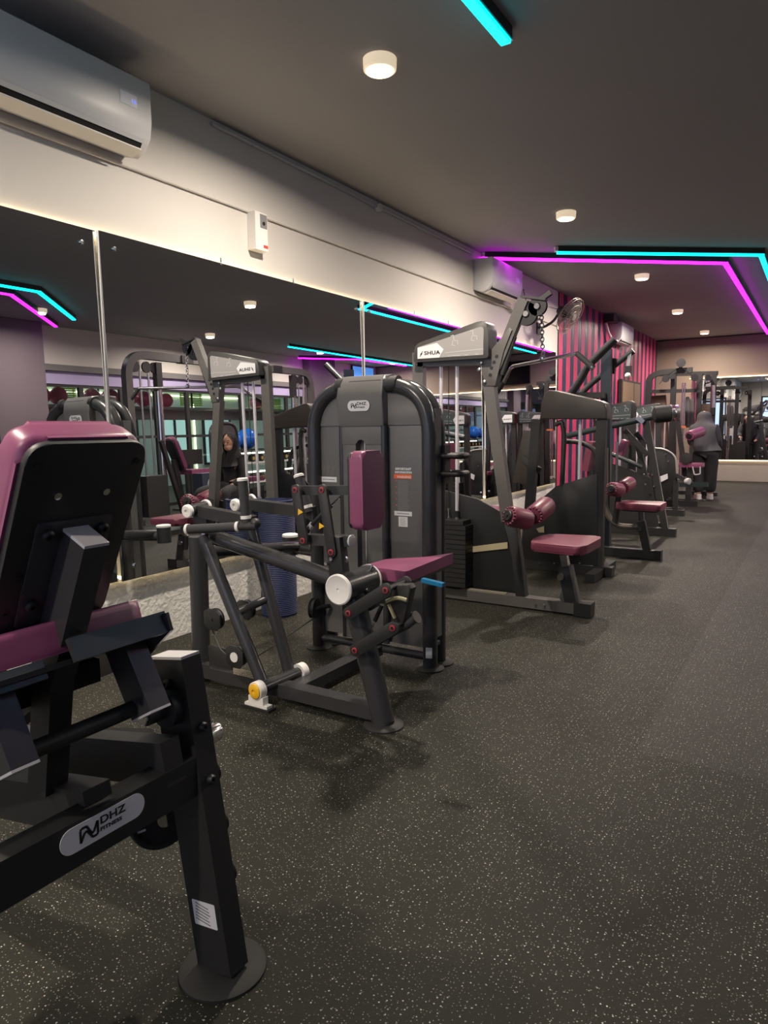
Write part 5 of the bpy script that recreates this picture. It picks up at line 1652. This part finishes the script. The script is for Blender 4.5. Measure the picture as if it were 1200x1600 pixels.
def head_extra(c, fwd, s=1.0):
    """skull, jaw, nose and ears joined into the body mesh"""
    fwd = V(fwd).normalized(); up = V((0, 0, 1)); rt = fwd.cross(up).normalized(); up = rt.cross(fwd)
    R3 = Matrix((rt, fwd, up)).transposed().to_4x4()
    def fn(b, off):
        def ell(q, rr):
            M = Matrix.Translation(V(c) + rt * q[0] * s + fwd * q[1] * s + up * q[2] * s - off) @ R3 @ Matrix.Diagonal((rr[0] * s, rr[1] * s, rr[2] * s, 1))
            bmesh.ops.create_uvsphere(b, u_segments=20, v_segments=14, radius=1, matrix=M)
        ell((0, 0, .02), (.076, .096, .105))
        ell((0, .03, -.06), (.058, .066, .062))
        ell((0, .098, -.012), (.013, .020, .020))
        ell((0, .088, -.055), (.024, .012, .010))
        ell((.076, -.005, -.005), (.010, .020, .032)); ell((-.076, -.005, -.005), (.010, .020, .032))
    return fn, (rt, fwd, up)


def hand(verts, edges, wi, w, d, palm_n, sc_=1.0, curl=.35):
    """palm, four unequal bent fingers and a thumb added to the skeleton at wrist index wi"""
    w, d, n = V(w), V(d).normalized(), V(palm_n).normalized()
    s = d.cross(n).normalized()
    pi = len(verts); verts.append((w + d * .045 * sc_, (.028 * sc_, .016 * sc_))); edges.append((wi, pi))
    for k, (o, L_) in enumerate(((-.027, .062), (-.009, .072), (.009, .068), (.026, .052))):
        a = len(verts)
        kn = w + d * .085 * sc_ + s * o * sc_
        verts.append((kn, .0095 * sc_)); edges.append((pi, a))
        m_ = kn + (d * (1 - curl * .4) + n * curl).normalized() * L_ * .55 * sc_
        verts.append((m_, .0085 * sc_)); edges.append((a, a + 1))
        t_ = m_ + (d * (1 - curl) + n * curl * 1.6).normalized() * L_ * .45 * sc_
        verts.append((t_, .007 * sc_)); edges.append((a + 1, a + 2))
    a = len(verts)
    b0 = w + d * .03 * sc_ - s * .030 * sc_
    verts.append((b0, .011 * sc_)); edges.append((pi, a))
    verts.append((b0 + (d * .6 - s * .7 + n * .2).normalized() * .04 * sc_, .0095 * sc_)); edges.append((a, a + 1))
    verts.append((b0 + (d * .6 - s * .7 + n * .2).normalized() * .04 * sc_ + (d + n * .3).normalized() * .03 * sc_, .008 * sc_)); edges.append((a + 1, a + 2))


def body(name, J, m, parent, fwd, hs=1.0):
    v, e = [], []
    def add(p, r, frm=None):
        v.append((V(p), r)); i = len(v) - 1
        if frm is not None:
            e.append((frm, i))
        return i
    pel = add(J['pelvis'], (.13, .10))
    wai = add(J['waist'], (.115, .085), pel)
    che = add(J['chest'], (.14, .10), wai)
    nk = add(J['neck'], .048, che)
    add(J['head'], .05, nk)
    for s in ('L', 'R'):
        sh = add(J['sh' + s], .055, che)
        el = add(J['el' + s], .040, sh)
        wr = add(J['wr' + s], .026, el)
        hand(v, e, wr, J['wr' + s], J['hd' + s], J.get('hn' + s, (0, 0, -1)), .9)
        hp = add(J['hip' + s], .095, pel)
        kn = add(J['kn' + s], .058, hp)
        cf = add(V(J['kn' + s]) * .62 + V(J['an' + s]) * .38, .052, kn)
        an = add(J['an' + s], .036, cf)
        add(J['to' + s], .028, an)
    fn, fr = head_extra(V(J['head']), fwd, hs)
    return skin(name, v, e, m, parent, 0, 2, fn), fr


def face_parts(b, c, fr, s=1.0):
    rt, fwd, up = fr
    c = V(c)
    for sx in (-1, 1):
        MB().ball(c + (rt * .030 * sx + fwd * .088 + up * .012) * s, .0085 * s, 12, 8).build('eye', LABK, b)
        MB().tube([c + (rt * (.016 * sx) + fwd * .095 + up * .034) * s, c + (rt * (.034 * sx) + fwd * .089 + up * .038) * s, c + (rt * (.048 * sx) + fwd * .078 + up * .032) * s], .0035 * s, 6).build('eyebrow', LABK, b)
    MB().tube([c + (rt * -.020 + fwd * .094 + up * -.056) * s, c + (fwd * .102 + up * -.054) * s, c + (rt * .020 + fwd * .094 + up * -.056) * s], .005 * s, 8).build('mouth', mat('lips', (.30, .09, .08), .5), b)


# standing person at the back, seen from behind
def standing_person():
    o = V((-1.60, 12.40, 0))
    g = lambda x, y, z: o + V((x, y, z))
    J = dict(pelvis=g(.02, .0, .80), waist=g(.005, .04, .95), chest=g(-.03, .11, 1.10), neck=g(-.05, .15, 1.22), head=g(-.055, .20, 1.32),
             shL=g(-.19, .13, 1.14), elL=g(-.24, .24, .92), wrL=g(-.20, .44, .88), hdL=(.1, 1, 0), shR=g(.13, .05, 1.14), elR=g(.19, .08, .90), wrR=g(.16, .26, .80), hdR=(-.1, 1, -.1),
             hipL=g(-.07, .01, .76), knL=g(-.075, .03, .42), anL=g(-.06, -.01, .075), toL=g(-.12, .12, .03),
             hipR=g(.10, .0, .76), knR=g(.105, .05, .42), anR=g(.11, .05, .075), toR=g(.07, .18, .03))
    t, fr = body('person', J, SKIN, None, (-.25, .9, -.25), .95)
    tag(t, 'person in a charcoal hooded top and dark trousers standing with back turned by the machines', 'person')
    face_parts(t, J['head'], fr, .95)
    rt, fw, up = fr
    hc = J['head'] - fw * .035 + up * .01
    v = [(J['waist'] + V((0, -.02, 0)), (.20, .16)), (J['pelvis'] + V((0, -.01, -.02)), (.215, .165)), (J['pelvis'] + V((0, -.01, -.10)), (.215, .165)), (J['chest'], (.205, .155)),
         (J['neck'] - fw * .01, (.125, .12)), (hc, (.128, .130)), (hc + up * .10 - fw * .01, (.095, .10)),
         (J['shL'], .10), (J['elL'], .075), (J['wrL'], .055), (J['shR'], .10), (J['elR'], .075), (J['wrR'], .055)]
    skin('hooded_top', v, [(0, 1), (1, 2), (0, 3), (3, 4), (4, 5), (5, 6), (3, 7), (7, 8), (8, 9), (3, 10), (10, 11), (11, 12)], CLOTHG, t)
    v = [(J['pelvis'] + V((0, 0, .09)), (.175, .14)), (J['hipL'] - V((0, 0, .03)), .135), (J['knL'], .10), (J['anL'] + V((0, 0, .02)), .085), (J['hipR'] - V((0, 0, .03)), .135), (J['knR'], .10), (J['anR'] + V((0, 0, .02)), .085)]
    skin('trousers', v, [(0, 1), (1, 2), (2, 3), (0, 4), (4, 5), (5, 6)], mat('dark trousers', (.024, .024, .028), .85), t)
    for s in 'LR':
        a, b_ = J['an' + s], J['to' + s]
        d = V((b_.x - a.x, b_.y - a.y, 0)).normalized()
        M2 = frame((a + d * .05).xy.to_3d(), (0, 0, 1), d)
        MB().plate(M2, rpoly([(-.115, -.038), (.06, -.045), (.14, -.02), (.14, .02), (.06, .045), (-.115, .038)], .03), 0, .028, .006).build('shoe_sole', WHT, t)
        MB().plate(M2, rpoly([(-.11, -.034), (.05, -.040), (.125, -.015), (.125, .015), (.05, .040), (-.11, .034)], .03), .026, .085, .028, 3).build('shoe', WHT, t)
    return t


standing_person()


# seated woman, visible in the mirror
def seated_woman():
    o = V((.40, 6.98, 0))
    g = lambda x, y, z: o + V((x, y, z))
    J = dict(pelvis=g(.03, .06, .53), waist=g(.02, .05, .68), chest=g(.01, .02, .86), neck=g(.0, -.005, 1.01), head=g(-.005, -.03, 1.15),
             shL=g(-.15, .03, .90), elL=g(-.21, -.01, .66), wrL=g(-.12, -.20, .56), hdL=(.35, -.9, -.15), shR=g(.17, .03, .90), elR=g(.23, -.0, .66), wrR=g(.12, -.20, .57), hdR=(-.35, -.9, -.15),
             hipL=g(-.07, .02, .51), knL=g(-.20, -.38, .50), anL=g(-.23, -.36, .085), toL=g(-.27, -.50, .03),
             hipR=g(.12, .02, .51), knR=g(.27, -.38, .50), anR=g(.30, -.36, .085), toR=g(.34, -.50, .03))
    t, fr = body('person', J, SKIN, None, (-.22, -.96, -.14), 1.0)
    tag(t, 'person in a black headscarf and top seated with hands in lap, seen in the mirror', 'person')
    face_parts(t, J['head'], fr)
    v = [(J['pelvis'], (.165, .13)), (J['waist'], (.145, .115)), (J['chest'], (.165, .12)), (J['neck'], .075),
         (J['shL'], .075), (J['elL'], .058), (J['wrL'] * .8 + J['elL'] * .2, .046), (J['shR'], .075), (J['elR'], .058), (J['wrR'] * .8 + J['elR'] * .2, .046)]
    skin('black_top', v, [(0, 1), (1, 2), (2, 3), (2, 4), (4, 5), (5, 6), (2, 7), (7, 8), (8, 9)], CLOTHK, t)
    v = [(J['pelvis'], (.15, .125)), (J['hipL'], .11), (J['knL'], .085), (J['anL'] + V((0, 0, .06)), .06), (J['hipR'], .11), (J['knR'], .085), (J['anR'] + V((0, 0, .06)), .06)]
    skin('trousers', v, [(0, 1), (1, 2), (2, 3), (0, 4), (4, 5), (5, 6)], CLOTHK, t)
    h = MB()
    rt, fw, up = fr
    M = Matrix.Translation(J['head'] + fw * -.012) @ Matrix((rt, fw, up)).transposed().to_4x4()
    bmv = []
    pts = [(.185, -.30, 179), (.160, -.23, 179), (.122, -.16, 178), (.100, -.115, 168), (.096, -.075, 132), (.099, -.01, 116), (.100, .045, 122), (.086, .09, 146), (.05, .125, 172), (.02, .134, 179)]
    for r_, z_, an in pts:
        row = []
        for k in range(25):
            b_ = math.radians(-an + k * 2 * an / 24)
            row.append(h.bm.verts.new(M @ V((r_ * math.sin(b_), -r_ * 1.16 * math.cos(b_), z_))))
        bmv.append(row)
    for a, b_ in zip(bmv, bmv[1:]):
        for k in range(24):
            h.bm.faces.new([a[k], a[k + 1], b_[k + 1], b_[k]])
    h.bm.faces.new(bmv[-1])
    bmesh.ops.solidify(h.bm, geom=h.bm.faces[:], thickness=.007)
    h.build('headscarf', CLOTHK, t, ang=80)
    for s in 'LR':
        a, b_ = J['an' + s], J['to' + s]
        d = V((b_.x - a.x, b_.y - a.y, 0)).normalized()
        M2 = frame((a + d * .05).xy.to_3d(), (0, 0, 1), d)
        MB().plate(M2, rpoly([(-.115, -.038), (.06, -.045), (.13, -.02), (.13, .02), (.06, .045), (-.115, .038)], .03), 0, .085, .025, 3).build('shoe', WHT, t)
    b = thing('flat_bench', 'plum padded flat bench under the seated person, seen in the mirror', 'bench', (.44, 6.98, 0))
    MB().box((.44, 6.90, .365), (.24, .95, .07), .02, seg=3).build('bench_pad', PLUM, b)
    MB().box((.44, 6.90, .305), (.10, .9, .05), .004).build('bench_rail', BLK2, b)
    for y_ in (6.5, 7.30):
        MB().box((.44, y_, .17), (.06, .06, .30), .004).build('leg', BLK2, b)
        MB().box((.44, y_, .02), (.26, .07, .04), .006).build('foot_bar', BLK2, b)


seated_woman()

# ================================================================== right half of the room, visible in the mirrors
# cable crossover
t = thing('cable_crossover', 'wide cable crossover frame with chrome columns, seen in the mirror', 'exercise machine', (.9, 7.6, 0))
xc = .9
MB().path(fillet([(xc, 5.76, .02), (xc, 5.76, 2.28), (xc, 9.50, 2.26), (xc, 9.50, .02)], .30, 10), .09, .10, side=(1, 0, 0)).build('arched_frame', GREYM, t)
MB().cyl((xc, 6.75, 2.28), (xc, 8.55, 2.27), .035, seg=16).build('pull_up_bar', BLK, t)
for y_ in (6.72, 8.6):
    MB().box((xc, y_, 2.27), (.12, .20, .10), .01).build('bar_clamp', BLK2, t)
for sg, y_ in ((1, 5.76), (-1, 9.50)):
    MB().cyl((xc, y_ + sg * .48, .25), (xc, y_ + sg * .48, 1.86), .043, seg=20).build('chrome_column', CHR, t)
    MB().box((xc, y_ + sg * .48, 2.02), (.08, .09, .36), .006).build('column_bracket', BLK2, t)
    for d_ in (.20, .33):
        MB().cyl((xc, y_ + sg * d_, .3), (xc, y_ + sg * d_, 2.20), .014, seg=12).build('guide_rod', STEEL, t)
    for d_ in (.12, .30, .43):
        MB().lathe((xc - .02, y_ + sg * d_, 2.13), (1, 0, 0), [(.012, 0), (.07, 0), (.06, .012), (.07, .026), (.012, .026)], 24).build('pulley', LABK, t)
    MB().box((xc, y_ + sg * .26, .50), (.24, .34, .52), .01).build('stack_shroud', BLK2, t)
    MB().box((xc, y_ + sg * .24, .03), (.62, .66, .06), .01).build('base_plate', BLK2, t)
    MB().bar((xc - .12, y_ + sg * .36, 1.20), (xc - .02, y_ + sg * .80, .05), .05, .05, side=(1, 0, 0)).build('brace', BLK2, t)

# plum recliner machine and the printed box beside it
t = thing('abductor_machine', 'machine with a plum reclined backrest next to the printed box, seen in the mirror', 'exercise machine', (1.9, 7.5, 0))
M = frame((1.85, 7.30, .98), (0, 1, .45), (1, 0, 0))
MB().plate(M, rpoly([(-.12, -.28), (.12, -.28), (.10, .27), (-.10, .27)], .08), 0, .07, .02, 3).build('backrest', PLUM, t)
MB().plate(M, rpoly([(-.10, -.26), (.10, -.26), (.08, .25), (-.08, .25)], .06), -.02, 0, .003).build('backrest_board', BLK2, t)
MB().box((1.85, 7.66, .72), (.34, .40, .07), .025, seg=3).build('seat', PLUM, t)
MB().bar((1.85, 7.28, .92), (1.85, 7.42, .1), .06, .08, side=(1, 0, 0), bev=.004).build('frame_post', BLK2, t)
MB().bar((1.85, 7.2, .05), (1.85, 8.4, .05), .08, .09, side=(1, 0, 0), bev=.004).build('base_beam', BLK2, t)
MB().bar((1.85, 7.7, .68), (1.85, 7.8, .08), .06, .07, side=(1, 0, 0)).build('seat_post', BLK2, t)
MB().bar((1.85, 7.85, .70), (1.75, 8.35, .82), .05, .06, side=(1, 0, 0)).build('leg_arm', BLK2, t)
MB().box((1.72, 8.4, .88), (.06, .22, .14), .02).build('leg_pad', WINE, t)
PB = mat('navy printed box', (.018, .026, .045), .5)
t = thing('storage_box', 'navy box with a round pale emblem and a green lower stripe, seen in the mirror', 'box', (1.54, 7.66, 0))
MB().box((1.54, 7.66, .35), (.20, .46, .70), .006).build('body', PB, t)
M = frame((1.4385, 7.64, .53), (-1, 0, 0), (0, -1, 0))
o_ = MB().lathe((1.4390, 7.64, .53), (-1, 0, 0), [(.105, 0), (.105, .001), (0, .001)], 36).build('emblem', mat('pale green print', (.33, .42, .38), .5), t)
MB().lathe((1.4378, 7.64, .53), (-1, 0, 0), [(.092, 0), (.092, .0008), (0, .0008)], 36).build('emblem_field', mat('grey green print', (.14, .20, .20), .5), o_)
k = MB()
for z_, w_ in ((.565, .10), (.53, .13), (.495, .10)):
    k.box((1.4368, 7.64, z_), (.0008, w_, .014))
k.build('emblem_lines', mat('pale green print', (.33, .42, .38), .5), o_)
MB().prism([(1.439, 7.44, .22), (1.439, 7.88, .22), (1.439, 7.88, .26), (1.439, 7.44, .36)], (-.001, 0, 0)).build('green_stripe', mat('green print', (.16, .42, .08), .5), t)


def plain_tower(x, y, label, panel):
    t = thing('weight_tower', label, 'exercise machine', (x, y, 0))
    U = fillet([(x, y - .33, .01), (x, y - .33, 1.5), (x, y + .33, 1.5), (x, y + .33, .01)], .24, 8)
    MB().tube(U, .04, 16).build('tower_frame', BLK, t)
    MB().plate(Matrix(((0, 0, -1, x), (1, 0, 0, y), (0, 1, 0, 0), (0, 0, 0, 1))), rpoly([(-.30, .1), (.30, .1), (.30, 1.48), (-.30, 1.48)], [.02, .02, .2, .2], 8), -.08, .02, .006).build('shroud', panel, t)
    MB().box((x - .03, y, .95), (.06, .24, 1.0), .02).build('middle_panel', panel, t)
    for s in (-1, 1):
        MB().lathe((x, y + s * .33, 0), (0, 0, 1), [(.07, 0), (.07, .006), (.04, .014)], 24).build('foot_disc', RUB, t)
    MB().box((x - .55, y, .48), (.42, .36, .08), .025, seg=3).build('seat', PLUM, t)
    MB().bar((x - .5, y, .44), (x - .5, y, .03), .07, .08, side=(0, 1, 0)).build('seat_post', BLK2, t)
    MB().bar((x, y, .05), (x - .75, y, .05), .08, .08, side=(0, 1, 0)).build('base_beam', BLK2, t)


plain_tower(2.5, 6.55, 'weight tower with bluish shroud nearest the glass partition end, seen in the mirror', mat('blue grey shroud', (.06, .075, .11), .4))
plain_tower(2.9, 9.45, 'grey weight tower standing in front of the glass partition, seen in the mirror', SHELL)
t = thing('display_monitor', 'dark flat console panel in front of the glass partition, seen in the mirror', 'monitor', (2.9, 8.6, 0))
MB().box((2.9, 8.55, .92), (.05, .62, .26), .01).build('screen', BLK2, t)
MB().bar((2.95, 8.55, .85), (2.95, 8.55, .03), .06, .06, side=(0, 1, 0)).build('stand', BLK2, t)
MB().box((2.95, 8.55, .015), (.4, .4, .03), .008).build('base', BLK2, t)

# dumbbell rack with dumbbells and two blue balls
t = thing('dumbbell_rack', 'two tier dumbbell rack with lit white shelves by the right wall, seen in the mirror', 'rack', (3.6, 11.5, 0))
for z_ in (.34, .74):
    MB().box((3.58, 11.45, z_ - .02), (.42, 2.7, .03), .004).build('shelf', WHT, t)
    MB().box((3.80, 11.45, z_ + .17), (.02, 2.6, .03)).build('shelf_light', mat('shelf led', (.9, .9, .8), .5, emit=(1, .92, .75), estr=4.0), t)
for y_ in (10.12, 12.78):
    for x_ in (3.42, 3.78):
        MB().box((x_, y_, .5), (.05, .05, 1.0), .004).build('post', BLK2, t)
MB().box((3.6, 11.45, .985), (.44, 2.74, .03), .004).build('top_board', BLK2, t)
BRASS = mat('brass print', (.40, .28, .06), .4)
proto = None
n = 0
for row, z_ in enumerate((.337 + .074, .737 + .074)):
    for k in range(10):
        y_ = 10.28 + k * .265
        if proto is None:
            d_ = thing('dumbbell', 'x', 'dumbbell', (3.58, y_, z_), 'dumbbells on the two tier rack')
            MB().cyl((3.44, y_, z_), (3.72, y_, z_), .016, seg=12).build('handle', CHR, d_)
            for sx in (-1, 1):
                MB().lathe((3.58 + sx * .065, y_, z_), (sx, 0, 0), [(.05, 0), (.073, .012), (.073, .09), (.058, .105), (0, .105)], 18).build('head', RUB, d_)
            MB().lathe((3.58 - .170, y_, z_), (-1, 0, 0), [(.038, 0), (.038, .002), (0, .002)], 16).build('brass_ring', BRASS, d_)
            proto = d_
        else:
            d_ = proto.copy(); COL.objects.link(d_); d_.location = (3.58, y_, z_)
            for ch in proto.children:
                c2 = ch.copy(); COL.objects.link(c2); c2.parent = d_
        d_['label'] = 'black dumbbell on the %s rack shelf, %s' % ('lower' if row == 0 else 'upper', ('nearest the camera end', 'second from the near end', 'third from the near end', 'fourth from the near end', 'fifth from the near end', 'fifth from the far end', 'fourth from the far end', 'third from the far end', 'second from the far end', 'furthest from the camera')[k])
GB = mat('glossy blue ball', (.012, .12, .55), .2, coat=.3)
tag(recentre(MB().ball((3.56, 10.40, 1.175), .170).build('exercise_ball', GB)), 'nearer of the two blue exercise balls on top of the dumbbell rack', 'ball', 'blue exercise balls')
tag(recentre(MB().ball((3.60, 10.84, 1.215), .215).build('exercise_ball', GB)), 'farther and larger of the two blue exercise balls on the dumbbell rack', 'ball', 'blue exercise balls')

# studio: ball shelf, green blinds, bulkhead, lights
tag(recentre(MB().box((5.35, 11.3, 1.90), (.55, 10.2, .05)).box((5.60, 11.3, 1.80), (.05, 10.2, .24)).build('ball_shelf', mat('shelf grey', (.30, .31, .31), .6))), 'long grey shelf carrying pink balls behind the glass partition', 'shelf')
for y_ in (6.5, 8.9, 11.3, 13.7, 16.1):
    tag(MB().bar((5.6, y_, 1.9), (5.6, y_, HZ), .03, .03).build('shelf_hanger', BLK2), 'thin black rod hanging the ball shelf from the studio ceiling, %.1f metres along' % y_, 'rod', 'shelf hangers')
PKB = mat('pink ball vinyl', (.72, .16, .26), .3, coat=.2)
PN = ['leftmost, beside the mauve pier', 'second from the mauve pier', 'third from the mauve pier', 'fourth from the mauve pier', 'fifth from the mauve pier', 'sixth from the mauve pier', 'seventh from the mauve pier', 'eighth from the mauve pier', 'second from the far end', 'last at the far end']
for k, y_ in enumerate((7.17, 7.50, 7.84, 8.54, 8.94, 9.34, 9.72, 10.3, 13.15, 13.55)):
    r_ = .165 if k != 7 else .15
    tag(recentre(MB().ball((5.32, y_, 1.926 + r_), r_, 28, 18).build('exercise_ball', PKB)), 'pink exercise ball on the studio shelf, ' + PN[k], 'ball', 'pink exercise balls')
GRN = mat('lime green slat', (.25, .55, .03), .5)
for k, (y0_, y1_, z0_, z1_) in enumerate(((8.15, 8.5, 2.02, 2.28), (11.1, 11.75, 2.02, 2.30), (13.8, 14.6, 1.98, 2.24))):
    b = MB()
    z_ = z0_
    while z_ < z1_:
        b.box((5.75, (y0_ + y1_) / 2, z_), (.03, y1_ - y0_, .028), .003); z_ += .042
    for yy in (y0_ + .03, y1_ - .03):
        b.box((5.77, yy, (z0_ + HZ) / 2), (.01, .02, HZ - z0_))
    tag(recentre(b.build('slatted_blind', GRN)), ('small lime green slatted blind at the left of the studio glass', 'lime green slatted blind in the middle of the studio glass', 'lime green slatted blind at the right of the studio glass')[k], 'blind')
for k, (x_, y_) in enumerate(((6.9, 7.8), (6.9, 11.0), (6.9, 14.4))):
    t = thing('ceiling_panel_light', 'square white ceiling light in the studio, ' + ('nearest', 'middle', 'furthest')[k] + ' of three', 'ceiling light', (x_, y_, HZ - .03), 'studio ceiling lights')
    MB().box((x_, y_, HZ - .012), (.62, .62, .024), .004).build('lamp_frame', WHT, t)
    MB().box((x_, y_, HZ - .026), (.56, .56, .004)).build('lamp_diffuser', mat('studio lamp', (.9, .95, .9), .5, emit=(.85, 1.0, .92), estr=STUDIO), t)
